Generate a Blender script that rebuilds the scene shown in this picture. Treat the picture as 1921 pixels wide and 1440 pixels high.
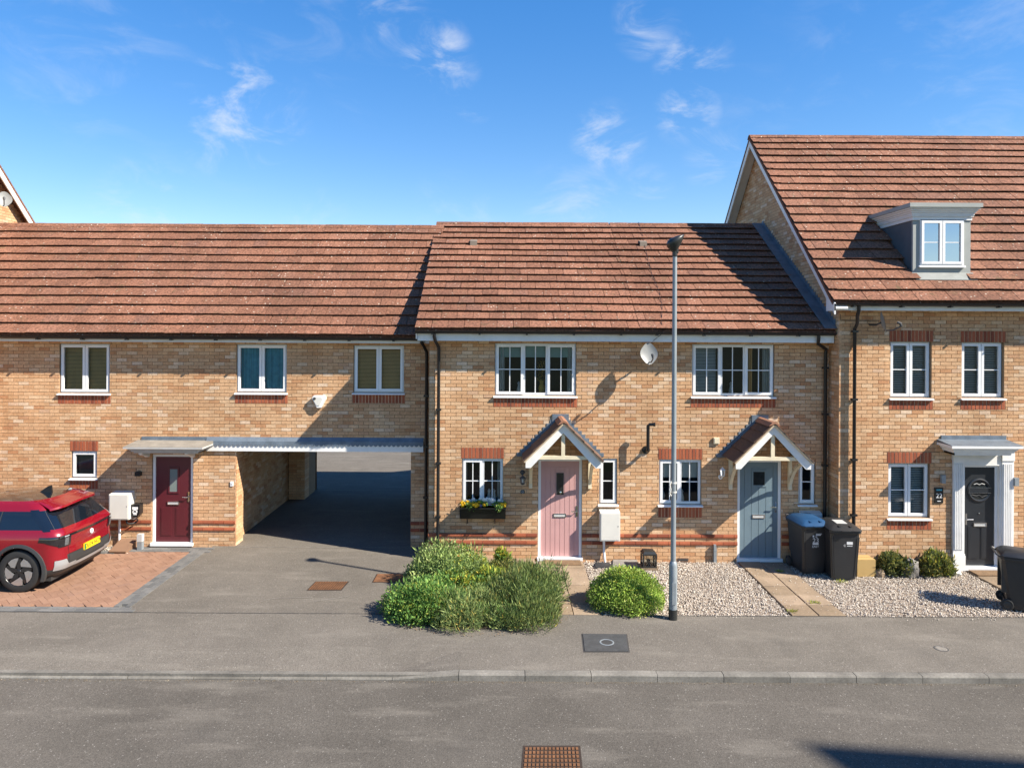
import bpy, math, random
import numpy as np
from mathutils import Matrix, Vector, Euler
random.seed(7); rng = np.random.default_rng(7)
for o in list(bpy.data.objects): bpy.data.objects.remove(o)
S = bpy.context.scene; C = S.collection
# ------------------------------------------------------------------ camera, sky, sun, exposure
CAMY, CAMZ, FPX, U0, V0, ROLL = -14.84, 4.75, 1350.0, 948.0, 618.0, 0.0055
cam = bpy.data.cameras.new('camera'); camo = bpy.data.objects.new('camera', cam); C.objects.link(camo)
cam.sensor_width = 36; cam.sensor_fit = 'HORIZONTAL'; cam.lens = FPX/1921*36; cam.clip_end = 2000; cam.clip_start = .05
cam.shift_x = 11.4/1921; cam.shift_y = -102.1/1921
camo.matrix_world = Matrix.Translation((0, CAMY, CAMZ)) @ Matrix.Rotation(math.radians(90), 4, 'X') @ Matrix.Rotation(ROLL, 4, 'Z')
S.camera = camo
SUNDIR = Vector((-1.084, .474, -1.0)).normalized()      # the way the light travels
sun = bpy.data.lights.new('sun', 'SUN'); sun.energy = 5.0; sun.angle = math.radians(.53); sun.color = (1, .92, .79)
suno = bpy.data.objects.new('sun', sun); C.objects.link(suno)
suno.rotation_euler = SUNDIR.to_track_quat('-Z', 'Y').to_euler(); suno.location = (30, -20, 40)
S.view_settings.view_transform = 'Standard'; S.view_settings.look = 'None'
S.view_settings.exposure = 1.22; S.view_settings.gamma = 1; S.view_settings.use_curve_mapping = False
wd = bpy.data.worlds.new('World'); S.world = wd; wd.use_nodes = True
def pixdir(px, py):
    u = px+(py-720)*ROLL; v = py-(px-960)*ROLL
    return Vector((u-U0, FPX, V0-v)).normalized()
def build_world():
    nt = wd.node_tree; N = nt.nodes; L = nt.links; N.clear()
    out = N.new('ShaderNodeOutputWorld'); bg = N.new('ShaderNodeBackground'); sky = N.new('ShaderNodeTexSky')
    sky.sky_type = 'NISHITA'; sky.sun_disc = False
    sky.sun_elevation = math.asin(-SUNDIR.z); sky.sun_rotation = math.atan2(-SUNDIR.x, -SUNDIR.y)
    sky.altitude = 60; sky.air_density = 1.0; sky.dust_density = 0; sky.ozone_density = 1.6
    hs = N.new('ShaderNodeHueSaturation'); hs.inputs['Saturation'].default_value = 1.72; hs.inputs['Value'].default_value = 1.0; hs.inputs['Hue'].default_value = .512
    gm = N.new('ShaderNodeGamma'); gm.inputs[1].default_value = .70; L.new(sky.outputs[0], gm.inputs[0]); L.new(gm.outputs[0], hs.inputs['Color'])
    tc = N.new('ShaderNodeTexCoord')
    mp = N.new('ShaderNodeMapping'); mp.inputs['Scale'].default_value = (1, 1, 2.0); mp.inputs['Rotation'].default_value = (0, .5, 0); L.new(tc.outputs['Generated'], mp.inputs[0])
    n1 = N.new('ShaderNodeTexNoise'); n1.inputs['Scale'].default_value = 10; n1.inputs['Detail'].default_value = 9; n1.inputs['Roughness'].default_value = .62; n1.inputs['Distortion'].default_value = .6
    L.new(mp.outputs[0], n1.inputs['Vector'])
    blobs = [(455,220,4.2,1.0),(420,250,3.0,.7),(500,245,2.2,.7),(815,100,2.6,1.0),(850,150,2.0,.6),(735,25,2.6,.7),(1215,40,2.4,.8),(1300,115,2.6,.75),(1290,212,2.3,.95),(1140,262,2.6,1.0),(1340,305,2.2,.6),(1215,355,1.8,.5),(275,390,3.4,.6),(590,420,2.6,.4),(890,195,1.4,.6),(1085,405,4.2,.45),(860,400,3.5,.3),(180,90,6,.28),(1750,130,9,.25)]
    acc = None
    for px, py, rad, amp in blobs:
        d = N.new('ShaderNodeVectorMath'); d.operation = 'DOT_PRODUCT'; d.inputs[1].default_value = pixdir(px, py); L.new(tc.outputs['Generated'], d.inputs[0])
        mr = N.new('ShaderNodeMapRange'); mr.interpolation_type = 'SMOOTHSTEP'; mr.inputs['From Min'].default_value = math.cos(math.radians(rad*1.25)); mr.inputs['From Max'].default_value = 1.0
        mr.inputs['To Max'].default_value = amp*.75; L.new(d.outputs['Value'], mr.inputs[0])
        if acc is None: acc = mr.outputs[0]
        else:
            m = N.new('ShaderNodeMath'); m.operation = 'MAXIMUM'; L.new(acc, m.inputs[0]); L.new(mr.outputs[0], m.inputs[1]); acc = m.outputs[0]
    n2 = N.new('ShaderNodeTexNoise'); n2.inputs['Scale'].default_value = 2.2; n2.inputs['Detail'].default_value = 3; L.new(tc.outputs['Generated'], n2.inputs['Vector'])
    r2 = N.new('ShaderNodeMapRange'); r2.inputs['From Min'].default_value = .52; r2.inputs['From Max'].default_value = .8; r2.inputs['To Max'].default_value = .3; L.new(n2.outputs[0], r2.inputs[0])
    m = N.new('ShaderNodeMath'); m.operation = 'MAXIMUM'; L.new(acc, m.inputs[0]); L.new(r2.outputs[0], m.inputs[1])
    r1 = N.new('ShaderNodeMapRange'); r1.interpolation_type = 'SMOOTHSTEP'; r1.inputs['From Min'].default_value = .46; r1.inputs['From Max'].default_value = .78; L.new(n1.outputs[0], r1.inputs[0])
    mm = N.new('ShaderNodeMath'); mm.operation = 'MULTIPLY'; L.new(m.outputs[0], mm.inputs[0]); L.new(r1.outputs[0], mm.inputs[1])
    mx = N.new('ShaderNodeMix'); mx.data_type = 'RGBA'; L.new(mm.outputs[0], mx.inputs[0]); L.new(hs.outputs[0], mx.inputs[6]); mx.inputs[7].default_value = (2.9, 3.0, 3.2, 1)
    L.new(mx.outputs[2], bg.inputs[0]); bg.inputs[1].default_value = .138
    L.new(bg.outputs[0], out.inputs[0])
build_world()
# ------------------------------------------------------------------ pixel helpers: where a point of the photo stands at a given depth
def W(px, py, Y):
    u = px+(py-720)*ROLL; v = py-(px-960)*ROLL; k = (Y-CAMY)/FPX
    return (u-U0)*k, CAMZ+(V0-v)*k
def G(px, py, z=0.0):
    u = px+(py-720)*ROLL; v = py-(px-960)*ROLL; k = (CAMZ-z)/(v-V0)
    return (u-U0)*k, FPX*k+CAMY
# ------------------------------------------------------------------ materials
MATS = {}
def _nt(name):
    m = bpy.data.materials.new(name); m.use_nodes = True; nt = m.node_tree; b = nt.nodes['Principled BSDF']
    MATS[name] = m; return m, nt, nt.nodes, nt.links, b
def _noise(N, L, scale, detail=4, rough=.55, vec=None, stretch=None):
    if vec is None:
        g = N.new('ShaderNodeNewGeometry'); vec = g.outputs['Position']
    if stretch:
        mp = N.new('ShaderNodeMapping'); mp.inputs['Scale'].default_value = stretch; L.new(vec, mp.inputs[0]); vec = mp.outputs[0]
    t = N.new('ShaderNodeTexNoise'); t.inputs['Scale'].default_value = scale; t.inputs['Detail'].default_value = detail; t.inputs['Roughness'].default_value = rough
    L.new(vec, t.inputs['Vector']); return t.outputs[0]
def _range(N, L, src, a, b, c, d):
    r = N.new('ShaderNodeMapRange'); r.inputs[1].default_value = a; r.inputs[2].default_value = b; r.inputs[3].default_value = c; r.inputs[4].default_value = d; L.new(src, r.inputs[0]); return r.outputs[0]
def _mulc(N, L, col, fac):
    m = N.new('ShaderNodeMix'); m.data_type = 'RGBA'; m.blend_type = 'MULTIPLY'; m.inputs[0].default_value = 1
    if isinstance(col, tuple): m.inputs[6].default_value = col
    else: L.new(col, m.inputs[6])
    L.new(fac, m.inputs[7]); return m.outputs[2]
def _mixc(N, L, fac, a, b):
    m = N.new('ShaderNodeMix'); m.data_type = 'RGBA'
    if isinstance(fac, (int, float)): m.inputs[0].default_value = fac
    else: L.new(fac, m.inputs[0])
    for i, c in ((6, a), (7, b)):
        if isinstance(c, tuple): m.inputs[i].default_value = c
        else: L.new(c, m.inputs[i])
    return m.outputs[2]
def c4(c): return (c[0], c[1], c[2], 1)
def _bump(N, L, b, h, strength, dist):
    bp = N.new('ShaderNodeBump'); bp.inputs['Strength'].default_value = strength; bp.inputs['Distance'].default_value = dist; L.new(h, bp.inputs['Height']); L.new(bp.outputs[0], b.inputs['Normal'])
def rand01(N, L):
    g = N.new('ShaderNodeNewGeometry'); oi = N.new('ShaderNodeObjectInfo')
    a = N.new('ShaderNodeMath'); a.operation = 'ADD'; L.new(g.outputs['Random Per Island'], a.inputs[0]); L.new(oi.outputs['Random'], a.inputs[1])
    f = N.new('ShaderNodeMath'); f.operation = 'FRACT'; L.new(a.outputs[0], f.inputs[0]); return f.outputs[0]
def plain(name, col, rough=.55, metal=0, var=.12, vs=3.0, fine=0, fs=60, bump=0, bs=80, coat=0, spec=.5):
    m, nt, N, L, b = _nt(name); c = c4(col)
    n = _range(N, L, _noise(N, L, vs, 5), .3, .7, 1-var, 1+var); out = _mulc(N, L, c, n)
    if fine: out = _mulc(N, L, out, _range(N, L, _noise(N, L, fs, 3), .3, .7, 1-fine, 1+fine))
    L.new(out, b.inputs['Base Color']); b.inputs['Roughness'].default_value = rough; b.inputs['Metallic'].default_value = metal
    b.inputs['Coat Weight'].default_value = coat; b.inputs['Specular IOR Level'].default_value = spec
    if bump: _bump(N, L, b, _noise(N, L, bs, 4), bump, .01)
    return m
def pieces(name, ramp, rough=.8, fine=.12, fs=45, big=.1, bgs=.8, bump=.3, bs=90, lichen=0, moss=0, streak=0):
    """pieces that differ one from the next: the colour is drawn per piece"""
    m, nt, N, L, b = _nt(name); r = rand01(N, L)
    cr = N.new('ShaderNodeValToRGB'); cr.color_ramp.interpolation = 'LINEAR'; el = cr.color_ramp.elements
    el[0].position, el[0].color = ramp[0][0], c4(ramp[0][1]); el[1].position, el[1].color = ramp[-1][0], c4(ramp[-1][1])
    for p, col in ramp[1:-1]:
        e = el.new(p); e.color = c4(col)
    L.new(r, cr.inputs[0]); out = cr.outputs[0]
    out = _mulc(N, L, out, _range(N, L, _noise(N, L, bgs, 4), .3, .7, 1-big, 1+big))
    out = _mulc(N, L, out, _range(N, L, _noise(N, L, fs, 4, .65), .3, .7, 1-fine, 1+fine))
    if streak: out = _mulc(N, L, out, _range(N, L, _noise(N, L, 1.0, 5, .6, None, (4.5, 4.5, .55)), .3, .7, 1-streak, 1+streak*.6))
    if lichen:
        g = N.new('ShaderNodeNewGeometry'); v = N.new('ShaderNodeTexVoronoi'); v.inputs['Scale'].default_value = 8.5; L.new(g.outputs['Position'], v.inputs['Vector'])
        n = _noise(N, L, 30, 3); ad = N.new('ShaderNodeMath'); ad.operation = 'MULTIPLY_ADD'; ad.inputs[1].default_value = .12; L.new(n, ad.inputs[0]); L.new(v.outputs['Distance'], ad.inputs[2])
        s = _range(N, L, ad.outputs[0], .15, .21, 1, 0)
        k = _range(N, L, _noise(N, L, 1.1, 3), .36, .60, 0, lichen)
        mu = N.new('ShaderNodeMath'); mu.operation = 'MULTIPLY'; L.new(s, mu.inputs[0]); L.new(k, mu.inputs[1])
        out = _mixc(N, L, mu.outputs[0], out, (.62, .56, .46, 1))
    if moss:
        k = _range(N, L, _noise(N, L, 4, 5, .7), .58, .75, 0, moss); out = _mixc(N, L, k, out, (.07, .075, .03, 1))
    L.new(out, b.inputs['Base Color']); b.inputs['Roughness'].default_value = rough; b.inputs['Specular IOR Level'].default_value = .3
    if bump: _bump(N, L, b, _noise(N, L, bs, 5, .65), bump, .006)
    return m
BUFF = [(0, (.435, .215, .105)), (.12, (.49, .28, .145)), (.4, (.535, .32, .175)), (.7, (.56, .35, .198)), (.86, (.585, .395, .24)), (.95, (.645, .48, .34)), (1, (.45, .245, .13))]
pieces('brick_buff', BUFF, .88, .20, 32, .13, .55, .5, 70, streak=.10)
pieces('brick_red', [(0, (.19, .05, .026)), (.4, (.29, .078, .036)), (.75, (.36, .105, .048)), (1, (.25, .075, .038))], .8, .15, 40, .06, 1, .35, 70)
pieces('roof_tile', [(0, (.150, .068, .042)), (.3, (.174, .078, .047)), (.6, (.192, .087, .053)), (.85, (.212, .099, .062)), (1, (.158, .076, .051))], .92, .62, 24, .20, .5, .8, 50, .85, .5)
pieces('paver_red', [(0, (.225, .125, .082)), (.4, (.25, .142, .093)), (.8, (.275, .16, .106)), (1, (.24, .14, .098))], .9, .15, 50, .12, .9, .3, 120)
pieces('paver_grey', [(0, (.10, .10, .098)), (.5, (.135, .133, .128)), (1, (.16, .155, .148))], .9, .15, 60, .10, .8, .3, 120)
pieces('slab', [(0, (.215, .158, .105)), (.5, (.25, .185, .125)), (1, (.28, .21, .148))], .9, .14, 30, .16, 2.2, .3, 90, 0, .25)
pieces('kerb', [(0, (.135, .125, .108)), (.5, (.165, .153, .134)), (1, (.19, .177, .156))], .92, .2, 30, .28, 2.2, .35, 110)
pieces('pebble', [(0, (.20, .155, .12)), (.10, (.38, .32, .26)), (.40, (.47, .41, .345)), (.8, (.55, .49, .42)), (.97, (.64, .59, .52)), (1, (.16, .13, .11))], .85, .12, 60, .10, .9, 0)
pieces('grit', [(0, (.07, .05, .03)), (.5, (.13, .10, .07)), (.9, (.20, .165, .12)), (1, (.38, .34, .28))], .95, .1, 60, .1, 1, 0)
plain('mortar', (.25, .165, .095), .95, var=.12, vs=2, fine=.2, fs=60, bump=.3)
plain('mortar_soldier', (.50, .33, .20), .95, var=.12, vs=2, fine=.2, fs=60)
plain('gravel_bed', (.24, .19, .15), .95, var=.15, vs=6, fine=.35, fs=40, bump=.8, bs=45)
plain('far_ground_dark', (.05, .065, .028), .95, var=.3, vs=1)  # dark tone for ground out of view, to darken what the panes reflect
plain('soil', (.06, .042, .028), .95, var=.25, vs=8, fine=.3, fs=50, bump=.6)
def asphalt(name, col, seed):
    m, nt, N, L, b = _nt(name)
    out = _mulc(N, L, c4(col), _range(N, L, _noise(N, L, .45, 5, .6), .3, .7, .82, 1.18))
    out = _mulc(N, L, out, _range(N, L, _noise(N, L, 2.4, 6, .7), .3, .7, .93, 1.07))
    out = _mulc(N, L, out, _range(N, L, _noise(N, L, 55, 2, .6), .3, .7, .86, 1.14))
    g = N.new('ShaderNodeNewGeometry'); v = N.new('ShaderNodeTexVoronoi'); v.inputs['Scale'].default_value = 75; L.new(g.outputs['Position'], v.inputs['Vector'])
    sep = N.new('ShaderNodeSeparateColor'); L.new(v.outputs['Color'], sep.inputs[0])
    out = _mulc(N, L, out, _range(N, L, sep.outputs[0], 0, 1, .84, 1.16))
    k = _range(N, L, sep.outputs[1], .975, 1, 0, .28); out = _mixc(N, L, k, out, (.55, .52, .47, 1))
    # old scuffs: stretched pale streaks
    k = _range(N, L, _noise(N, L, 1.3, 5, .6, None, (.5, 2.2, 1)), .54, .76, 0, .36); out = _mixc(N, L, k, out, (.26, .235, .20, 1))
    k = _range(N, L, _noise(N, L, .9, 4, .55), .58, .76, 0, .42); out = _mixc(N, L, k, out, (.062, .057, .052, 1))
    L.new(out, b.inputs['Base Color']); b.inputs['Roughness'].default_value = .92; b.inputs['Specular IOR Level'].default_value = .12
    _bump(N, L, b, v.outputs['Distance'], .35, .006); return m
asphalt('asphalt_road', (.098, .088, .076), 1); asphalt('asphalt_pavement', (.140, .125, .107), 2); asphalt('asphalt_drive', (.134, .119, .101), 3)
plain('seam', (.045, .042, .04), .9, var=.2); plain('seam_pale', (.19, .172, .148), .95, var=.25, vs=14)
plain('white_plastic', (.74, .745, .75), .35, var=.03); plain('white_paint', (.72, .715, .70), .5, var=.06, vs=6); plain('cream_paint', (.66, .575, .41), .6, var=.09, vs=7)
plain('grey_white', (.46, .46, .45), .5, var=.05); plain('meter_white', (.62, .60, .55), .5, var=.05)
plain('lead', (.125, .155, .19), .55, .15, var=.22, vs=5, fine=.12, bump=.15, bs=20)
plain('apron_grey', (.20, .21, .20), .7, var=.15, vs=6)
plain('vent_brown', (.20, .165, .13), .8, var=.1)
plain('lead_dark', (.085, .10, .118), .6, .1, var=.12, vs=4)
plain('black_plastic', (.012, .012, .013), .35, var=.1); plain('black_bin', (.022, .023, .025), .42, var=.12, vs=4, bump=.08)
plain('blue_lid', (.008, .052, .135), .55, var=.1, vs=5); plain('dark_grey', (.05, .05, .052), .5, var=.1)
plain('galvanised', (.26, .29, .31), .5, .35, var=.10, vs=6); plain('lamp_black', (.02, .021, .02), .38, var=.08)
plain('render_grey', (.30, .315, .30), .7, var=.06, vs=4); plain('timber_soffit', (.20, .12, .05), .7, var=.12)
plain('door_maroon', (.085, .012, .018), .38, var=.05); plain('door_pink', (.50, .285, .275), .5, var=.05); plain('door_blue', (.135, .19, .225), .45, var=.06); plain('door_black', (.018, .021, .026), .35, var=.08)
plain('chrome', (.62, .62, .62), .18, 1, var=.03); plain('door_glass', (.02, .022, .022), .08, var=.3, vs=14)
plain('rust', (.155, .068, .028), .9, .1, var=.3, vs=6, fine=.25, fs=40); plain('rust_dark', (.03, .018, .012), .9, var=.2)
plain('iron', (.062, .063, .064), .7, .2, var=.18, vs=8, fine=.15); plain('mat_brown', (.17, .105, .055), .95, var=.2, vs=10, fine=.3, bump=.4)
plain('cardboard', (.40, .265, .10), .85, var=.06); plain('slate', (.03, .032, .036), .55, var=.2); plain('stone', (.20, .185, .17), .9, var=.3, vs=9, fine=.2, bump=.5, bs=25)
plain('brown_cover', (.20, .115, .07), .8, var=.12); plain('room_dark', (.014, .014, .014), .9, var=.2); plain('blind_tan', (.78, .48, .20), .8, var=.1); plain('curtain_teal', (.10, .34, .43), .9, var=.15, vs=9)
plain('blind_white', (.50, .50, .47), .7, var=.1); plain('roller_green', (.26, .36, .32), .8, var=.06); plain('dried_flower', (.42, .29, .06), .9, var=.35, vs=20); plain('ornament', (.5, .5, .48), .4, var=.1)
plain('bark', (.085, .06, .04), .95, var=.2, bump=.4); plain('passage_ceiling', (.16, .15, .14), .9, var=.1)
plain('car_red', (.235, .004, .012), .26, .25, var=.03, coat=1); plain('car_cladding', (.030, .031, .032), .5, var=.06); plain('car_glass', (.006, .009, .014), .05, var=.1, coat=1); plain('car_silver', (.42, .44, .46), .35, .5, var=.04)
plain('tyre', (.017, .017, .017), .75, var=.1, vs=20); plain('rim_silver', (.56, .56, .57), .3, .85, var=.03); plain('rim_black', (.012, .012, .014), .25, var=.05, coat=.6); plain('lamp_smoke', (.012, .010, .012), .08, var=.3, vs=20, coat=1)
plain('plate_yellow', (.72, .50, .01), .5, var=.02); plain('plate_green', (.01, .20, .06), .5, var=.02); plain('ink', (.008, .008, .008), .6, var=0); plain('print_white', (.68, .68, .68), .6, var=.05); plain('print_teal', (.05, .30, .36), .5, var=.05)
plain('dish_grey', (.23, .235, .23), .5, var=.05); plain('petal_yellow', (.70, .40, .01), .7, var=.2, vs=30); plain('petal_white', (.72, .72, .74), .7, var=.06, vs=30); plain('petal_violet', (.16, .14, .30), .7, var=.2, vs=30)
def glass(name, tint=.80, ior=1.55):
    m, nt, N, L, b = _nt(name); N.remove(b); out = N['Material Output']
    t = N.new('ShaderNodeBsdfTransparent'); t.inputs[0].default_value = (tint*.96, tint, tint, 1); gl = N.new('ShaderNodeBsdfGlossy'); gl.inputs['Roughness'].default_value = .015; gl.inputs[0].default_value = (.92, .95, 1, 1)
    fr = N.new('ShaderNodeFresnel'); fr.inputs[0].default_value = ior; mx = N.new('ShaderNodeMixShader')
    bp = N.new('ShaderNodeBump'); bp.inputs['Strength'].default_value = .035; bp.inputs['Distance'].default_value = .05; L.new(_noise(N, L, 1.6, 1), bp.inputs['Height']); L.new(bp.outputs[0], gl.inputs['Normal'])
    L.new(fr.outputs[0], mx.inputs[0]); L.new(t.outputs[0], mx.inputs[1]); L.new(gl.outputs[0], mx.inputs[2]); L.new(mx.outputs[0], out.inputs[0])
glass('glass', .88, 1.5); glass('glass_sky', .25, 6.0)
def leafmat(name, ramp, rough=.6):
    m, nt, N, L, b = _nt(name); r = rand01(N, L)
    cr = N.new('ShaderNodeValToRGB'); el = cr.color_ramp.elements; el[0].position, el[0].color = ramp[0][0], c4(ramp[0][1]); el[1].position, el[1].color = ramp[-1][0], c4(ramp[-1][1])
    for p, col in ramp[1:-1]:
        e = el.new(p); e.color = c4(col)
    L.new(r, cr.inputs[0]); out = _mulc(N, L, cr.outputs[0], _range(N, L, _noise(N, L, 5, 3), .3, .7, .7, 1.3))
    L.new(out, b.inputs['Base Color']); b.inputs['Roughness'].default_value = rough; b.inputs['Specular IOR Level'].default_value = .3
    tr = N.new('ShaderNodeBsdfTranslucent'); L.new(out, tr.inputs[0]); mx = N.new('ShaderNodeMixShader'); mx.inputs[0].default_value = .28
    L.new(b.outputs[0], mx.inputs[1]); L.new(tr.outputs[0], mx.inputs[2]); L.new(mx.outputs[0], N['Material Output'].inputs[0])
leafmat('leaf_pale', [(0, (0.0875, 0.149, 0.0438)), (.35, (0.193, 0.28, 0.0788)), (.75, (0.315, 0.411, 0.131)), (1, (0.49, 0.542, 0.228))])
leafmat('leaf_mid', [(0, (0.0511, 0.128, 0.0306)), (.4, (0.111, 0.23, 0.0511)), (.8, (0.187, 0.323, 0.0681)), (1, (0.375, 0.408, 0.0851))])
leafmat('leaf_yellow', [(0, (0.105, 0.15, 0.03)), (.4, (0.225, 0.285, 0.0375)), (.8, (0.36, 0.39, 0.045)), (.95, (0.51, 0.42, 0.06)), (1, (0.54, 0.24, 0.045))])
leafmat('leaf_rosemary', [(0, (0.0878, 0.132, 0.0449)), (.5, (0.188, 0.264, 0.0898)), (.8, (0.301, 0.37, 0.126)), (.94, (0.427, 0.449, 0.162)), (1, (0.617, 0.422, 0.0898))])
leafmat('leaf_lavender', [(0, (0.0627, 0.102, 0.0326)), (.5, (0.148, 0.21, 0.0612)), (.85, (0.251, 0.324, 0.106)), (1, (0.41, 0.456, 0.18))])
leafmat('leaf_box', [(0, (0.103, 0.172, 0.0343)), (.4, (0.223, 0.343, 0.0549)), (.8, (0.36, 0.481, 0.0858)), (1, (0.481, 0.481, 0.155))])
leafmat('leaf_dark', [(0, (0.048, 0.072, 0.0288)), (.5, (0.112, 0.136, 0.0448)), (.85, (0.24, 0.24, 0.064)), (1, (0.432, 0.352, 0.08))])
# ------------------------------------------------------------------ mesh builder
PW = {}                                                    # world place of every parent
class MB:
    def __init__(s): s.v = []; s.f = []
    def add(s, v, f):
        o = len(s.v); s.v.extend(v); s.f.extend([tuple(i+o for i in q) for q in f]); return s
    def box(s, x0, x1, y0, y1, z0, z1):
        return s.add([(x0,y0,z0),(x1,y0,z0),(x1,y1,z0),(x0,y1,z0),(x0,y0,z1),(x1,y0,z1),(x1,y1,z1),(x0,y1,z1)],
                     [(3,2,1,0),(4,5,6,7),(0,1,5,4),(1,2,6,5),(2,3,7,6),(3,0,4,7)])
    def quad(s, a, b, c, d): return s.add([a,b,c,d], [(0,1,2,3)])
    def prism(s, poly, axis, a0, a1):
        n = len(poly)
        def p(q, a): return {'x': (a,q[0],q[1]), 'y': (q[0],a,q[1]), 'z': (q[0],q[1],a)}[axis]
        v = [p(q,a0) for q in poly]+[p(q,a1) for q in poly]
        f = [tuple(range(n-1,-1,-1)), tuple(range(n,2*n))]+[(i,(i+1)%n,n+(i+1)%n,n+i) for i in range(n)]
        return s.add(v, f)
    def tube(s, pts, r, n=8):
        pts = [Vector(p) for p in pts]; rr = r if isinstance(r, (list, tuple)) else [r]*len(pts); v = []; f = []; up = None
        for i, p in enumerate(pts):
            d = (pts[min(i+1,len(pts)-1)]-pts[max(i-1,0)]).normalized()
            a = d.orthogonal().normalized() if up is None else (up-d*up.dot(d)).normalized()
            up = a; b = d.cross(a)
            for k in range(n):
                t = 2*math.pi*k/n; v.append(tuple(p+(a*math.cos(t)+b*math.sin(t))*rr[i]))
        for i in range(len(pts)-1):
            for k in range(n): f.append((i*n+k, i*n+(k+1)%n, (i+1)*n+(k+1)%n, (i+1)*n+k))
        f.append(tuple(range(n-1,-1,-1))); f.append(tuple(range((len(pts)-1)*n, len(pts)*n)))
        return s.add(v, f)
    def lathe(s, prof, c=(0,0,0), n=24, axis='z'):
        v = []; f = []
        for r, h in prof:
            for k in range(n):
                t = 2*math.pi*k/n; a, b = r*math.cos(t), r*math.sin(t)
                q = {'z': (a,b,h), 'y': (a,h,b), 'x': (h,a,b)}[axis]; v.append((q[0]+c[0], q[1]+c[1], q[2]+c[2]))
        for i in range(len(prof)-1):
            for k in range(n): f.append((i*n+k, i*n+(k+1)%n, (i+1)*n+(k+1)%n, (i+1)*n+k))
        return s.add(v, f)
    def xbox(s, M, x0, x1, y0, y1, z0, z1):
        b = MB().box(x0,x1,y0,y1,z0,z1); return s.add([tuple(M @ Vector(p)) for p in b.v], b.f)
    def beam(s, a, b, w, h, up=(0,0,1)):
        a = Vector(a); b = Vector(b); d = (b-a); l = d.length; d.normalize(); r = d.cross(Vector(up)).normalized(); u = r.cross(d)
        M = Matrix(((d.x,r.x,u.x,a.x),(d.y,r.y,u.y,a.y),(d.z,r.z,u.z,a.z),(0,0,0,1))); return s.xbox(M, 0, l, -w/2, w/2, -h/2, h/2)
    def mesh(s, name):
        me = bpy.data.meshes.new(name); me.from_pydata(s.v, [], s.f); me.update(); return me
    def build(s, name, mat, parent=None, smooth=False, kind=None):
        return mobj(name, s.mesh(name), mat, parent, smooth, kind)
def mobj(name, me, mat, parent=None, smooth=False, kind=None, loc=None):
    if mat and not me.materials: me.materials.append(MATS[mat])
    if smooth:
        me.polygons.foreach_set('use_smooth', [True]*len(me.polygons))
        if smooth != 'all': me.set_sharp_from_angle(angle=math.radians(38))
    o = bpy.data.objects.new(name, me); C.objects.link(o)
    if parent is not None:
        o.parent = parent; p = PW.get(parent.name, Vector((0,0,0))); o.location = (Vector(loc) if loc is not None else Vector((0,0,0)))-p
    elif loc is not None: o.location = loc
    if kind: o['kind'] = kind
    return o
def fast_mesh(name, V, F):
    """V (n,3), F (m,k) arrays"""
    me = bpy.data.meshes.new(name); m, k = F.shape
    me.vertices.add(len(V)); me.vertices.foreach_set('co', V.astype(np.float32).ravel())
    me.loops.add(m*k); me.loops.foreach_set('vertex_index', F.astype(np.int32).ravel())
    me.polygons.add(m); me.polygons.foreach_set('loop_start', np.arange(0, m*k, k, dtype=np.int32))
    me.update(calc_edges=True); me.validate(); return me
def thing(name, label, cat, loc=(0,0,0), group=None):
    o = bpy.data.objects.new(name, None); C.objects.link(o); o.location = loc; o['label'] = label; o['category'] = cat; o.empty_display_size = .1
    if group: o['group'] = group
    PW[o.name] = Vector(loc); return o
def tag(o, label, cat, group=None):
    o['label'] = label; o['category'] = cat
    if group: o['group'] = group
    return o
def struct(o): o['kind'] = 'structure'; return o
def text(name, body, size, mat, parent, loc, rot, local=False, extrude=.001, align='CENTER'):
    cu = bpy.data.curves.new(name, 'FONT'); cu.body = body; cu.size = size; cu.extrude = extrude; cu.align_x = align; cu.align_y = 'CENTER'
    t = bpy.data.objects.new(name, cu); dg = None; C.objects.link(t); bpy.context.view_layer.update()
    me = bpy.data.meshes.new_from_object(t.evaluated_get(bpy.context.evaluated_depsgraph_get())); bpy.data.objects.remove(t); me.materials.clear(); me.materials.append(MATS[mat]); me.name = name
    o = bpy.data.objects.new(name, me); C.objects.link(o); o.parent = parent
    o.location = Vector(loc)-(Vector((0,0,0)) if local else PW.get(parent.name, Vector((0,0,0)))); o.rotation_euler = rot; return o
FACE = (math.radians(90), 0, 0)                           # text that faces the street
# ------------------------------------------------------------------ brickwork
def rect_sub(rects, hole):
    out = []; hx0, hx1, hz0, hz1 = hole
    for x0, x1, z0, z1 in rects:
        if hx0 >= x1 or hx1 <= x0 or hz0 >= z1 or hz1 <= z0: out.append((x0,x1,z0,z1)); continue
        if hz0 > z0: out.append((x0,x1,z0,hz0))
        if hz1 < z1: out.append((x0,x1,hz1,z1))
        a, b = max(z0,hz0), min(z1,hz1)
        if hx0 > x0: out.append((x0,hx0,a,b))
        if hx1 < x1: out.append((hx1,x1,a,b))
    return [r for r in out if r[1]-r[0] > .018 and r[3]-r[2] > .014]
CH, CL = .075, .225
brick_me = None
def shared_brick():
    global brick_me
    if brick_me is None:
        brick_me = MB().box(-CL/2+.0045, CL/2-.0045, 0, .06, -CH/2+.0045, CH/2-.0045).mesh('brick'); brick_me.materials.append(MATS['brick_buff'])
    return brick_me
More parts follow.
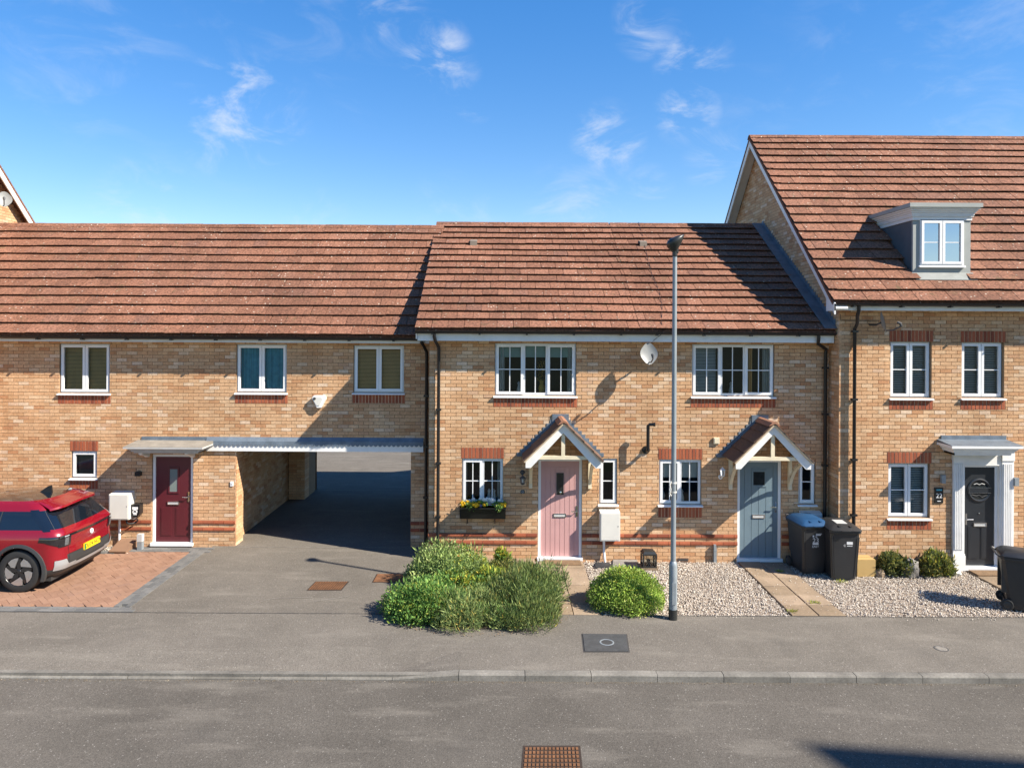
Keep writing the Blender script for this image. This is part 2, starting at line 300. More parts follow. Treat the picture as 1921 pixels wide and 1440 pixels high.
def front_wall(house, x0, x1, z0, z1, Y, openings, skip=(), bands=(), tooth=(False, False), nind=300, focus=(0,0), name='wall', phase=0.0):
    """wall facing the street at Y: mortar sheet with real openings and reveals, bricks proud of it"""
    xs = sorted({x0,x1,*[v for o in openings for v in o[:2] if x0 < v < x1]}); zs = sorted({z0,z1,*[v for o in openings for v in o[2:4] if z0 < v < z1]})
    mb = MB(); ym = Y+.011
    for i in range(len(xs)-1):
        for j in range(len(zs)-1):
            cx, cz = (xs[i]+xs[i+1])/2, (zs[j]+zs[j+1])/2
            if any(o[0] < cx < o[1] and o[2] < cz < o[3] for o in openings): continue
            mb.quad((xs[i],ym,zs[j]),(xs[i+1],ym,zs[j]),(xs[i+1],ym,zs[j+1]),(xs[i],ym,zs[j+1]))
    for a, b, c, d in openings:
        yb = Y+.28
        mb.quad((a,ym,c),(a,yb,c),(a,yb,d),(a,ym,d)); mb.quad((b,ym,c),(b,ym,d),(b,yb,d),(b,yb,c)); mb.quad((a,ym,d),(a,yb,d),(b,yb,d),(b,ym,d)); mb.quad((a,ym,c),(b,ym,c),(b,yb,c),(a,yb,c))
    wall = mb.build(name, 'mortar', house)
    holes = list(openings)+list(skip); whole = []; rest = MB(); redq = {}; n = int((z1-z0)/CH+.999)
    redrows = set(bands)
    for r in range(n):
        za, zb = z0+r*CH, min(z0+(r+1)*CH, z1); odd = r % 2
        lo = x0+(CL/2 if (tooth[0] and odd) else 0); hi = x1+(CL/2 if (tooth[1] and odd) else 0)
        k0 = int(math.floor((lo-phase)/CL))-1
        x = phase+k0*CL+(CL/2 if odd else 0)
        while x < hi:
            a, b = max(x,lo), min(x+CL,hi)
            if b-a > .02:
                rr = [(a,b,za,zb)]
                for h in holes: rr = rect_sub(rr, h)
                for q in rr:
                    if r in redrows: redq.setdefault(r, []).append(q)
                    elif abs(q[1]-q[0]-CL) < 1e-6 and abs(q[3]-q[2]-CH) < 1e-6: whole.append(((q[0]+q[1])/2,(q[2]+q[3])/2))
                    else: rest.box(q[0]+.0045,q[1]-.0045,Y,Y+.06,q[2]+.0045,q[3]-.0045)
            x += CL
    whole.sort(key=lambda p: (p[0]-focus[0])**2+(p[1]-focus[1])**2)
    me = shared_brick()
    for p in whole[:nind]:
        o = bpy.data.objects.new('brick', me); C.objects.link(o); o.parent = wall; o.location = (p[0], Y+random.uniform(-.0012,.0012), p[1])
    for p in whole[nind:]:
        d = random.uniform(-.0012,.0012); rest.box(p[0]-CL/2+.0045,p[0]+CL/2-.0045,Y+d,Y+.06,p[1]-CH/2+.0045,p[1]+CH/2-.0045)
    if rest.v: rest.build('brickwork', 'brick_buff', wall, kind='stuff')
    for r, qs in redq.items():
        st = MB()
        for q in qs: st.box(q[0],q[1],Y-.004,Y+.05,q[2]+.001,q[3]-.001)
        st = st.build('string_course', 'mortar_soldier', house); shp = {}
        for q in qs:
            w = round(q[1]-q[0], 4)
            if w not in shp:
                h2 = (q[3]-q[2])/2; m = MB().prism([(Y*0+.04,-h2+.002),(-.022,-h2+.002),(-.026,-h2*.3),(-.018,h2-.003),(.04,h2-.003)], 'x', -w/2+.004, w/2-.004).mesh('brick'); m.materials.append(MATS['brick_red']); shp[w] = m
            o = bpy.data.objects.new('brick', shp[w]); C.objects.link(o); o.parent = st; o.location = ((q[0]+q[1])/2, Y+random.uniform(-.002,.002), (q[2]+q[3])/2)
    return wall
def soldiers(house, x0, x1, z0, z1, Y):
    """upright red bricks over or under an opening"""
    p = MB().box(x0,x1,Y+.003,Y+.05,z0,z1).build('soldier_course', 'mortar_soldier', house); n = max(2, round((x1-x0)/.0725)); w = (x1-x0)/n
    me = MB().box(-w/2+.0075,w/2-.0075,0,.04,-(z1-z0)/2+.003,(z1-z0)/2-.003).mesh('brick'); me.materials.append(MATS['brick_red'])
    for i in range(n):
        o = bpy.data.objects.new('brick', me); C.objects.link(o); o.parent = p; o.location = (x0+(i+.5)*w, Y-.003+random.uniform(-.0015,.0015), (z0+z1)/2)
    return (x0,x1,z0,z1)
def side_bricks(house, X, face, y0, y1, ztop, zbot, name, thick=.05, cond=None):
    """brick wall standing along Y (face -1: looks to -X, +1: looks to +X); too oblique to pick bricks apart singly"""
    mb = MB(); r = 0; z = 0.0
    while z < 11:
        odd = r % 2; y = y0-(CL/2 if odd else 0)
        while y < y1:
            a, b = max(y,y0), min(y+CL,y1); cy, cz = (a+b)/2, z+CH/2
            if b-a > .03 and zbot(cy) < cz < ztop(cy)-.02 and (cond is None or cond(cy, cz)):
                if face < 0: mb.box(X,X+thick,a+.0045,b-.0045,z+.0045,z+CH-.0045)
                else: mb.box(X-thick,X,a+.0045,b-.0045,z+.0045,z+CH-.0045)
            y += CL
        z += CH; r += 1
    return mb.build(name, 'brick_buff', house, kind='stuff')
# ------------------------------------------------------------------ windows
def bars(mb, x0, x1, z0, z1, w, y0, y1):
    mb.box(x0,x1,y0,y1,z0,z0+w); mb.box(x0,x1,y0,y1,z1-w,z1); mb.box(x0,x0+w,y0,y1,z0+w,z1-w); mb.box(x1-w,x1,y0,y1,z0+w,z1-w)
def window(house, rect, Y, lights, rec=.045, sill=True, inside=None, gl='glass', sillover=.03, fw=.042, sash_w=.05, room=True):
    """lights: (share of width, opens, vertical bars, horizontal bars)"""
    x0, x1, z0, z1 = rect; yf = Y+rec; mb = MB(); bars(mb, x0+.004, x1-.004, z0+.004, z1-.004, fw, yf, yf+.065)
    tot = sum(l[0] for l in lights); W_ = x1-x0-2*fw; x = x0+fw; cells = []
    for i, l in enumerate(lights):
        w = W_*l[0]/tot; cells.append((x, x+w, l)); x += w
        if i < len(lights)-1: mb.box(x-.02,x+.02,yf+.001,yf+.064,z0+fw,z1-fw)
    fr = mb.build('window', 'white_plastic', house)
    for i, (a, b, l) in enumerate(cells):
        a2 = a+(.02 if i else 0); b2 = b-(.02 if i < len(cells)-1 else 0); c, d = z0+fw, z1-fw
        if l[1]:
            s = MB(); sx0, sx1, sz0, sz1 = a2-.014, b2+.014, c-.014, d+.014; bars(s, sx0, sx1, sz0, sz1, sash_w, yf-.022, yf+.04)
            t = sash_w*.82; s2 = [(sx0+t,yf-.022),(sx1-t,yf-.022)]
            s.build('sash', 'white_plastic', fr); ga, gb, gc, gd = sx0+sash_w, sx1-sash_w, sz0+sash_w, sz1-sash_w; yg = yf-.004
        else: ga, gb, gc, gd, yg = a2+.012, b2-.012, c+.012, d-.012, yf+.008; bars(m2 := MB(), a2, b2, c, d, .014, yf-.004, yf+.03); m2.build('glazing_bead', 'white_plastic', fr)
        MB().quad((ga-.004,yg+.012,gc-.004),(gb+.004,yg+.012,gc-.004),(gb+.004,yg+.012,gd+.004),(ga-.004,yg+.012,gd+.004)).build('pane', gl, fr)
        if l[2] or l[3]:
            for k in range(1, l[2]+1): q = ga+(gb-ga)*k/(l[2]+1); MB().box(q-.009,q+.009,yg,yg+.009,gc,gd).build('glazing_bar', 'white_plastic', fr)
            for k in range(1, l[3]+1): q = gc+(gd-gc)*k/(l[3]+1); MB().box(ga,gb,yg-.0015,yg+.0075,q-.009,q+.009).build('glazing_bar', 'white_plastic', fr)
    if sill:
        s = MB(); s.prism([(yf+.02,z0+.004),(yf+.02,z0-.035),(Y-.055,z0-.045),(Y-.055,z0-.022)], 'x', x0-sillover, x1+sillover); s.build('sill', 'white_plastic', fr)
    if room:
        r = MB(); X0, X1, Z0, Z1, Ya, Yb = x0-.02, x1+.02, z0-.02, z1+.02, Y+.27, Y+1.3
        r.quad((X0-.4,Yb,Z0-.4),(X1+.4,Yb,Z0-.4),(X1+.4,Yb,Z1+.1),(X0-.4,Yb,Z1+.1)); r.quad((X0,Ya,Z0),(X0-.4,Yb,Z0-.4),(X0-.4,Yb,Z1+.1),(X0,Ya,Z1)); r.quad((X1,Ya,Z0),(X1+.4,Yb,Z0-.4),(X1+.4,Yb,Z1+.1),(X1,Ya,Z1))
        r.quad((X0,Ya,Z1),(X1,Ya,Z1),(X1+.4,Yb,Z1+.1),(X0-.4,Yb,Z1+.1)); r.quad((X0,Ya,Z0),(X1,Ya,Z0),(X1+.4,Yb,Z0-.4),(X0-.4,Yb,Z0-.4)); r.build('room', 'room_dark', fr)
    yi = Y+rec+.085
    for it in inside or []:
        k = it[0]
        if k == 'venetian':
            a, b = (it[2], it[3]) if len(it) > 3 else (0, 1); xa, xb = x0+fw+(x1-x0-2*fw)*a, x0+fw+(x1-x0-2*fw)*b
            m = MB(); z = z0+.03; gap = it[4] if len(it) > 4 else .03
            while z < z1-.03:
                m.add([(xa,yi,z),(xb,yi,z),(xb,yi+.018,z+.021),(xa,yi+.018,z+.021)], [(0,1,2,3)]); z += gap
            m.build('blind', it[1], fr)
        elif k == 'curtain':
            xa, xb = x0+(x1-x0)*it[2], x0+(x1-x0)*it[3]; n = 60; v = []; f = []
            for i in range(n+1):
                t = i/n; y = yi+.03*math.sin(t*it[4]*6.283+it[4])+.015*math.sin(t*it[4]*14.1); v += [(xa+(xb-xa)*t,y,z0),(xa+(xb-xa)*t,y,z1)]
            for i in range(n): f.append((2*i,2*i+2,2*i+3,2*i+1))
            MB().add(v,f).build('curtain', it[1], fr, smooth='all')
        elif k == 'roller':
            MB().box(x0+.02,x1-.02,yi,yi+.004,z1-(z1-z0)*it[2],z1-.01).build('blind', it[1], fr)
        elif k == 'vase':
            cx = x0+(x1-x0)*it[1]; m = MB(); m.lathe([(.001,z0+.05),(.05,z0+.05),(.075,z0+.13),(.04,z0+.24),(.05,z0+.3)], (cx,yi+.12,0), 14); m.build('vase', 'ornament' if it[2] == 'leaf' else it[2], fr, smooth=True)
            v = []; f = []
            for q in range(150):
                ph, rr = random.uniform(0,6.28), random.uniform(.0,.10); zz = z0+.28+random.uniform(0,.42); p = Vector((cx+rr*math.cos(ph), yi+.12+rr*math.sin(ph)*.7, zz)); e = Vector((random.uniform(-1,1),random.uniform(-1,1),random.uniform(-1,1))).normalized()*.03; g = e.cross(Vector((0,0,1)))*.5
                o = len(v); v += [tuple(p-e),tuple(p+g),tuple(p+e),tuple(p-g)]; f.append((o,o+1,o+2,o+3))
            MB().add(v,f).build('dried_flowers', 'dried_flower' if it[2] != 'leaf' else 'leaf_mid', fr)
        elif k == 'ornament':
            cx = x0+(x1-x0)*it[1]; MB().lathe([(.001,z0+.05),(.05,z0+.05),(.045,z0+.12),(.025,z0+.2),(.035,z0+.25),(.001,z0+.29)], (cx,yi+.02,0), 12).build('ornament', 'ornament', fr, smooth=True)
    return fr
# ------------------------------------------------------------------ roofs
def tile_shape(w, gauge, lap=.06, t=.066):
    # lower edge at y=0, lies up-slope along +y, z out of the roof
    L_ = gauge+lap
    return [(-w/2,0,t-.012),(w/2,0,t-.012),(w/2,0,t),(-w/2,0,t),(-w/2,L_,.004),(w/2,L_,.004),(w/2,L_,.010),(-w/2,L_,.010)], [(0,1,2,3),(3,2,6,7),(1,5,6,2),(0,3,7,4),(4,7,6,5),(0,4,5,1)]
def roof_slope(house, x0, x1, eave, ridge, gauge, w=.33, nind=300, skip=None, name='roof', under=.06, focus=0, ind=True, back=None):
    ey, ez = eave; ry, rz = ridge; L_ = math.hypot(ry-ey, rz-ez); ang = math.atan2(rz-ez, ry-ey); uy, uz = (ry-ey)/L_, (rz-ez)/L_; ny, nz = -uz, uy
    mb = MB(); pts = [(ey,ez),(ry,rz),(ry-ny*under,rz-nz*under-.0),(ey-ny*under,ez-nz*under)]; mb.prism(pts, 'x', x0+.004, x1+.004)
    by = back or 2*ry-ey; bz = rz-(by-ry)*(rz-ez)/(ry-ey); mb.prism([(ry,rz),(by,bz),(by,bz-.08),(ry,rz-.08)], 'x', x0+.01, x1-.01)
    roof = mb.build(name, 'roof_tile', house); n = int(math.ceil(L_/gauge-.25)); M0 = Matrix.Rotation(ang, 4, 'X'); tv, tf = tile_shape(w-.009, gauge)
    me = MB().add(tv, tf).mesh('tile'); me.materials.append(MATS['roof_tile']); whole = []; rest = MB()
    for r in range(n):
        s0 = r*gauge; x = x0-(w/2 if r % 2 else 0); g = min(gauge, L_-s0)
        while x < x1-.01:
            a, b = max(x,x0), min(x+w,x1); cx = (a+b)/2
            if b-a > .03 and not (skip and skip(cx, ey+uy*(s0+gauge/2), a, b)):
                if b-a > w-1e-6 and g > gauge*.95: whole.append((cx, s0, r))
                else:
                    v, f = tile_shape(b-a-.009, g, .02 if g < gauge*.95 else .06); M = Matrix.Translation((cx, ey+uy*s0+ny*.010, ez+uz*s0+nz*.010)) @ M0; rest.add([tuple(M @ Vector(p)) for p in v], f)
            x += w
    wave = lambda x, r: .009*math.sin(x*1.3+r*2.1)+.006*math.sin(x*.57+r*.9)+random.uniform(-.006,.006)
    whole.sort(key=lambda q: q[2]*1.0+abs(q[0]-focus)*.6)
    for i, (cx, s0, r) in enumerate(whole):
        s = s0+wave(cx, r); loc = (cx+random.uniform(-.002,.002), ey+uy*s+ny*(.006+.006*math.sin(cx*.8+r*.35)+random.uniform(0,.005)), ez+uz*s+nz*(.006+.006*math.sin(cx*.8+r*.35)+random.uniform(0,.005))); rot = Euler((ang+random.uniform(-.006,.006), random.uniform(-.006,.006), random.uniform(-.004,.004)))
        if i < nind and ind:
            o = bpy.data.objects.new('tile', me); C.objects.link(o); o.parent = roof; o.location = loc; o.rotation_euler = rot
        else:
            M = Matrix.Translation(loc) @ rot.to_matrix().to_4x4(); rest.add([tuple(M @ Vector(p)) for p in tv], tf)
    if rest.v: rest.build('tiling', 'roof_tile', roof, kind='stuff')
    # ridge caps
    cap = MB(); seg = .45
    prof = [(-.13,-.075),(-.075,-.005),(0,.03),(.075,-.005),(.13,-.075),(.11,-.085),(0,.005),(-.11,-.085)]
    cme = MB().prism(prof, 'x', -.222, .222).mesh('ridge_tile'); cme.materials.append(MATS['roof_tile'])
    x = x0
    while x < x1-.1:
        b = min(x+seg, x1); o = bpy.data.objects.new('ridge_tile', cme); C.objects.link(o); o.parent = roof; o.location = ((x+b)/2, ry, rz+.03+random.uniform(-.003,.003)); o.scale = ((b-x)/seg,1,1); x += seg
    return roof
def gutter(house, x0, x1, Y, ztop, brackets=True):
    r = .055; mb = MB(); n = 8; pr = [(-r*math.cos(math.pi*i/n), -r*math.sin(math.pi*i/n)) for i in range(n+1)]
    poly = [(Y+p[0], ztop+p[1]) for p in pr]+[(Y-p[0]*.86, ztop+p[1]*.86) for p in pr[::1]][::1]
    poly = [(Y+p[0], ztop+p[1]) for p in pr]+[(Y+p[0]*.88, ztop+p[1]*.88) for p in reversed(pr)]
    mb.prism(poly, 'x', x0, x1); g = mb.build('gutter', 'black_plastic', house, smooth=True); x = x0+.35
    while x < x1 and brackets:
        MB().box(x-.02,x+.02,Y-r-.006,Y+r+.02,ztop-.075,ztop-.045).build('bracket', 'black_plastic', g); x += .95
    return g
def downpipe(house, pts, r=.034, clips=()):
    d = MB().tube(pts, r, 10).build('downpipe', 'black_plastic', house, smooth=True)
    x, y = pts[-1][0], pts[-1][1]
    for z in clips: MB().box(x-.055,x+.055,y-.042,y+.05,z-.02,z+.02).build('pipe_clip', 'black_plastic', d)
    return d
# ================================================================== THE SETTING
ROADZ, KY = -.10, -4.91
def sheet(name, x0, x1, y0, y1, z, mat, nx=1, ny=1):
    mb = MB()
    for i in range(nx):
        for j in range(ny):
            a, b = x0+(x1-x0)*i/nx, x0+(x1-x0)*(i+1)/nx; c, d = y0+(y1-y0)*j/ny, y0+(y1-y0)*(j+1)/ny
            mb.quad((a,c,z),(b,c,z),(b,d,z),(a,d,z))
    return struct(mb.build(name, mat))
sheet('ground', -400, 400, -300, 500, -.20, 'far_ground_dark')  # out-of-view ground, coloured dark so the windows reflect dark
road = sheet('road', -120, 120, -9.9, KY+.02, ROADZ, 'asphalt_road')
pav = struct(MB().box(-120,120,KY+.12,-2.84,-.19,0).build('pavement', 'asphalt_pavement'))
drive = struct(MB().box(-6.36,-1.42,-2.836,45,-.19,-.002).build('driveway', 'asphalt_drive'))
sheet('rear_yard', -60, 60, 7.2, 70, -.006, 'asphalt_drive')
sheet('front_strip', -40, -6.3, -2.83, .9, -.03, 'paver_grey')
def seam(parent, pts, w, z, mat='seam', jit=.006):
    mb = MB(); P = []
    for i in range(len(pts)-1):
        a, b = Vector(pts[i]), Vector(pts[i+1]); n = max(2, int((b-a).length/.12))
        for k in range(n): P.append(a.lerp(b, k/n)+Vector((random.uniform(-jit,jit), random.uniform(-jit,jit))))
    P.append(Vector(pts[-1])); v = []; f = []
    for i, p in enumerate(P):
        d = (P[min(i+1,len(P)-1)]-P[max(i-1,0)]).normalized(); q = Vector((-d.y,d.x))*w*.5*random.uniform(.6,1.3); v += [(p.x+q.x,p.y+q.y,z),(p.x-q.x,p.y-q.y,z)]
    for i in range(len(P)-1): f.append((2*i,2*i+1,2*i+3,2*i+2))
    return mb.add(v,f).build('joint', mat, parent)
seam(pav, [(-40,-2.838),(-1.9,-2.838)], .02, .004); seam(drive, [(-6.36,.35),(-6.36,-2.8)], .02, .004, 'seam_pale'); seam(drive, [(-5.85,.78),(-1.6,.80)], .03, .004, 'seam_pale', .012)
seam(drive, [(-5.6,6.35),(-1.6,6.35)], .035, .004, 'seam_pale', .003)
seam(drive, [G(470,1134),G(510,1122),G(585,1120)], .022, .004, 'seam_pale', .012); seam(drive, [G(590,1128),G(655,1117)], .022, .004, 'seam_pale', .012); seam(pav, [(2.3,-2.846),(40,-2.846)], .018, .004)

# kerb stones, dropped across the drive
kerb = struct(MB().box(-120,120,KY+.03,KY+.118,-.19,-.03).build('kerb', 'kerb'))
def kerb_me(h0, h1):
    l = .915; mb = MB(); pr = lambda h: [(0,-.19),(0,h-.02),(.012,h-.004),(.03,h),(.122,h),(.122,-.19)]; a, b = pr(h0), pr(h1); n = len(a)
    v = [(-l/2+.004,p[0],p[1]) for p in a]+[(l/2-.004,p[0],p[1]) for p in b]; mb.add(v, [tuple(range(n-1,-1,-1)), tuple(range(n,2*n))]+[(i,(i+1)%n,n+(i+1)%n,n+i) for i in range(n)])
    m = mb.mesh('kerb_stone'); m.materials.append(MATS['kerb']); return m
KF, KL, KT = kerb_me(0,0), kerb_me(-.068,-.068), kerb_me(-.068,0)
xk, _ = G(860,1262); x = xk-.915*14
while x < xk+.915*13:
    c = x+.4575; me = KF if c > xk else (KT if c > xk-.92 else KL)
    o = bpy.data.objects.new('kerb_stone', me); C.objects.link(o); o.parent = kerb; o.location = (c+random.uniform(-.002,.002), KY+random.uniform(-.004,.004), random.uniform(-.003,.003)); o.rotation_euler = (0, random.uniform(-.002,.002), random.uniform(-.003,.003)); x += .915
# pavement ramps down to the dropped kerb: a sheet of tarmac tilted to it
struct(MB().add([(-40,KY+.121,-.066),(xk-.92,KY+.121,-.066),(xk,KY+.121,.002),(xk,KY+.75,.003),(-40,KY+.75,.003)], [(0,1,2,3,4)]).build('crossover', 'asphalt_pavement'))
pav_cut = MB().box(-120,120,KY+.12,-2.84,-.19,0)
pav.data.clear_geometry(); pav.data.from_pydata(*( [(-120,KY+.75,0),(xk,KY+.75,0),(xk,KY+.12,0),(120,KY+.12,0),(120,-2.84,0),(-120,-2.84,0)], [], [(0,1,2,3,4,5)] )); pav.data.update()
# grit lying in the channel
v = []; f = []
for i in range(700):
    px = random.uniform(-9,9); py = KY-.01-abs(random.gauss(0,.035)); r = random.uniform(.003,.009); o = len(v)
    v += [(px-r,py-r,ROADZ+.002),(px+r,py-r*.6,ROADZ+.002),(px+r*.2,py+r,ROADZ+.002),(px,py,ROADZ+.002+r)]; f += [(0+o,1+o,3+o),(1+o,2+o,3+o),(2+o,0+o,3+o)]
gr = MB().add(v,f).build('grit', 'grit'); gr['kind'] = 'stuff'; gr['label'] = 'loose grit lying along the kerb'
# block paved parking bay in herringbone with a charcoal border
bay = struct(MB().box(-30,-6.62,-2.60,.45,-.06,-.012).build('paved_bay', 'brown_cover'))
pm = MB().box(-.0986,.0986,-.0486,.0486,-.02,.004).mesh('paver'); pm.materials.append(MATS['paver_red'])
cand = []
for i in range(-140, 140):
    for j in range(-60, 60):
        for kind in (0, 1):
            if kind == 0: cx, cy, rot = (i+4*j+1)*.1, (i+.5)*.1, 0
            else: cx, cy, rot = (i+3+4*j+.5)*.1, (i+1)*.1, math.pi/2
            a = math.radians(45); X = cx*math.cos(a)-cy*math.sin(a)-9.6; Y = cx*math.sin(a)+cy*math.cos(a)-1.1
            if -13.2 < X < -6.60 and -2.62 < Y < .47: cand.append((X,Y,rot+a))
cand.sort(key=lambda q: (q[0]+7.2)**2*.35+(q[1]+2.0)**2); rest = MB()
for k, (X, Y, rot) in enumerate(cand):
    z = random.uniform(-.004,.002)
    if k < 300:
        o = bpy.data.objects.new('paver', pm); C.objects.link(o); o.parent = bay; o.location = (X,Y,z); o.rotation_euler = (random.uniform(-.012,.012),random.uniform(-.012,.012),rot)
    else: rest.xbox(Matrix.Translation((X,Y,z)) @ Euler((random.uniform(-.012,.012),random.uniform(-.012,.012),rot)).to_matrix().to_4x4(), -.0986,.0986,-.0486,.0486,-.02,.004)
rest.build('paving', 'paver_red', bay, kind='stuff')
bm_ = MB().box(-.0965,.0965,-.0465,.0465,-.03,.012).mesh('border_paver'); bm_.materials.append(MATS['paver_grey'])
def border(x0, x1, y0, y1, along):
    l, w = (.2,.1); x = x0; r = 0
    if along == 'x':
        y = y0+.05
        while y < y1:
            x = x0+(.1 if r % 2 else .0)
            while x < x1: 
                o = bpy.data.objects.new('border_paver', bm_); C.objects.link(o); o.parent = bay; o.location = (x+.1,y,random.uniform(-.003,.001)); x += .2
            y += .1; r += 1
    else:
        x = x0+.05
        while x < x1:
            y = y0+(.1 if r % 2 else 0)
            while y < y1:
                o = bpy.data.objects.new('border_paver', bm_); C.objects.link(o); o.parent = bay; o.location = (x,y+.1,random.uniform(-.003,.001)); o.rotation_euler = (0,0,math.pi/2); y += .2
            x += .1; r += 1
border(-11.6, -6.4, -2.83, -2.58, 'x'); border(-6.65, -6.36, -2.6, .36, 'y'); border(-8.25, -6.4, .40, .70, 'x'); border(-9.2, -8.25, .25, .45, 'x')
# ================================================================== HOUSES
XL, XM, XR = -1.58, -1.58+19*.225, 6.665
Z0 = -.12
def R(px0, px1, py0, py1, Y):
    a, zt = W(px0, (py0+py1)/2, Y)[0], W((px0+px1)/2, py0, Y)[1]; b, zb = W(px1, (py0+py1)/2, Y)[0], W((px0+px1)/2, py1, Y)[1]
    return (a, b, zb, zt)
def door(house, rect, Y, mat, style, rec=.05, frame='white_plastic', fw=.055, thresh='white_plastic', name='door'):
    x0, x1, z0, z1 = rect; yf = Y+rec; lx0, lx1, lz0, lz1 = x0+fw, x1-fw, z0+.07, z1-fw; w = lx1-lx0; h = lz1-lz0
    leaf = MB(); 
    if style in ('pink', 'blue'):
        n = 6 if style == 'pink' else 4; m = .10; bw = (w-2*m)/n
        leaf.box(lx0,lx1,yf+.012,yf+.05,lz0,lz1); leaf.box(lx0,lx0+m-.004,yf,yf+.012,lz0,lz1); leaf.box(lx1-m+.004,lx1,yf,yf+.012,lz0,lz1); leaf.box(lx0+m,lx1-m,yf+.0005,yf+.012,lz1-.12,lz1)
        for i in range(n): leaf.box(lx0+m+i*bw+.004,lx0+m+(i+1)*bw-.004,yf+.001,yf+.012,lz0,lz1-.124)
    else:
        leaf.box(lx0,lx1,yf+.004,yf+.05,lz0,lz1)
        for a, b in ((.14,.44),(.56,.86)):
            for zz0, zz1 in ((.07,.40),):
                for q in range(2):
                    e = .022*q; leaf.box(lx0+w*a+e,lx0+w*b-e,yf-.004-.003*q,yf+.01,lz0+h*zz0+e,lz0+h*zz1-e)
    d = leaf.build(name, mat, house)
    fr = MB(); fr.box(x0,x0+fw,yf-.02,yf+.06,z0,z1); fr.box(x1-fw,x1,yf-.02,yf+.06,z0,z1); fr.box(x0+fw,x1-fw,yf-.02,yf+.06,z1-fw,z1); fr.build('frame', frame, d)
    MB().box(x0-.02,x1+.02,Y-.05,yf+.06,z0,z0+.065).build('threshold', thresh, d)
    cx = (lx0+lx1)/2
    def letterbox(z, x=cx, dark=False):
        m = MB(); bars(m, x-.13, x+.13, z-.04, z+.04, .014, yf-.014, yf+.006); l = m.build('letterbox', 'dark_grey' if dark else 'chrome', d); MB().box(x-.115,x+.115,yf-.008,yf+.004,z-.026,z+.026).build('flap', 'dark_grey' if dark else 'chrome', l) if False else MB().box(x-.116,x+.116,yf-.008,yf+.004,z-.026,z+.026).build('letterbox_flap', 'grey_white' if not dark else 'iron', d)
    def handle(x, z, s):
        m = MB(); m.box(x-.016,x+.016,yf-.012,yf+.004,z-.11,z+.11); m.tube([(x,yf-.01,z),(x,yf-.05,z),(x+s*.12,yf-.05,z+.002)], .010, 8); m.build('handle', 'chrome', d, smooth=True)
    if style == 'pink':
        a = (lx0+w*.405, lx0+w*.60, lz0+h*.645, lz0+h*.875); m = MB(); bars(m, *a, .012, yf-.008, yf+.005); m.build('pane_frame', 'dark_grey', d)
        MB().box(a[0]+.008,a[1]-.008,yf-.003,yf+.004,a[2]+.008,a[3]-.008).build('pane', 'door_glass', d)
        k = MB(); k.lathe([(.001,-.05),(.028,-.045),(.034,-.03),(.02,-.014),(.03,0)], ((a[0]+a[1])/2+.01,yf,a[2]+.05), 14, 'y'); k.build('knocker', 'chrome', d, smooth=True)
        letterbox(lz0+h*.43); handle(lx1-.045, lz0+h*.475, -1)
    elif style == 'blue':
        a = (lx0+w*.35, lx0+w*.66, lz0+h*.755, lz0+h*.90); m = MB(); bars(m, a[0]-.03,a[1]+.03,a[2]-.03,a[3]+.03, .034, yf-.012, yf+.005); m.build('pane_frame', 'door_blue', d)
        MB().box(a[0],a[1],yf-.004,yf+.004,a[2],a[3]).build('pane', 'door_glass', d); letterbox(lz0+h*.43); handle(lx1-.045, lz0+h*.53, -1)
    elif style == 'maroon':
        a = (lx0+w*.39, lx0+w*.62, lz0+h*.585, lz0+h*.855); m = MB(); bars(m, a[0]-.03,a[1]+.03,a[2]-.03,a[3]+.03, .034, yf-.012, yf+.005); m.build('pane_frame', mat, d)
        MB().box(a[0],a[1],yf-.004,yf+.004,a[2],a[3]).build('pane', 'glass_panel', d); letterbox(lz0+h*.455); handle(lx1-.05, lz0+h*.53, -1)
    elif style == 'black':
        cz = lz0+h*.765; rr = w*.385; m = MB(); m.lathe([(rr,0),(rr,-.018),(rr-.02,-.026),(rr-.045,-.018),(rr-.045,0)], (cx,yf+.004,cz), 40, 'y'); m.build('pane_frame', mat, d, smooth=True)
        MB().lathe([(.001,-.006),(rr-.03,-.006)], (cx,yf+.004,cz), 40, 'y').build('pane', 'door_glass', d)
        MB().box(cx-rr,cx+rr,yf-.016,yf+.003,cz-.035,cz+.035).build('glazing_bar', mat, d)
        for q in (-.05,.05): MB().box(cx-rr*.97,cx+rr*.97,yf-.02,yf+.0,cz+q-.006,cz+q+.006).build('trim', 'chrome', d)
        for q in (.22,): text('lettering', '~%~', .09, 'print_white', d, (cx, yf-.006, cz+.12), FACE) if False else MB().tube([(cx-.11,yf-.008,cz+.115),(cx-.05,yf-.008,cz+.135),(cx,yf-.008,cz+.11),(cx+.05,yf-.008,cz+.135),(cx+.11,yf-.008,cz+.115)], .007, 6).build('glass_pattern', 'grey_white', d)
        MB().tube([(cx-.16,yf-.008,cz-.09),(cx-.06,yf-.008,cz-.115),(cx,yf-.008,cz-.095),(cx+.05,yf-.008,cz-.14),(cx+.16,yf-.008,cz-.1)], .007, 6).build('glass_pattern', 'iron', d)
        letterbox(lz0+h*.415, cx+.02); handle(lx0+.045, lz0+h*.47, 1); MB().lathe([(.001,-.012),(.012,-.01),(.014,0)], (cx,yf,lz0+h*.53), 10, 'y').build('spyhole', 'chrome', d)
    return d
m_, nt_, N_, L_, b_ = _nt('glass_panel'); b_.inputs['Base Color'].default_value = (.16, .20, .19, 1); b_.inputs['Roughness'].default_value = .12
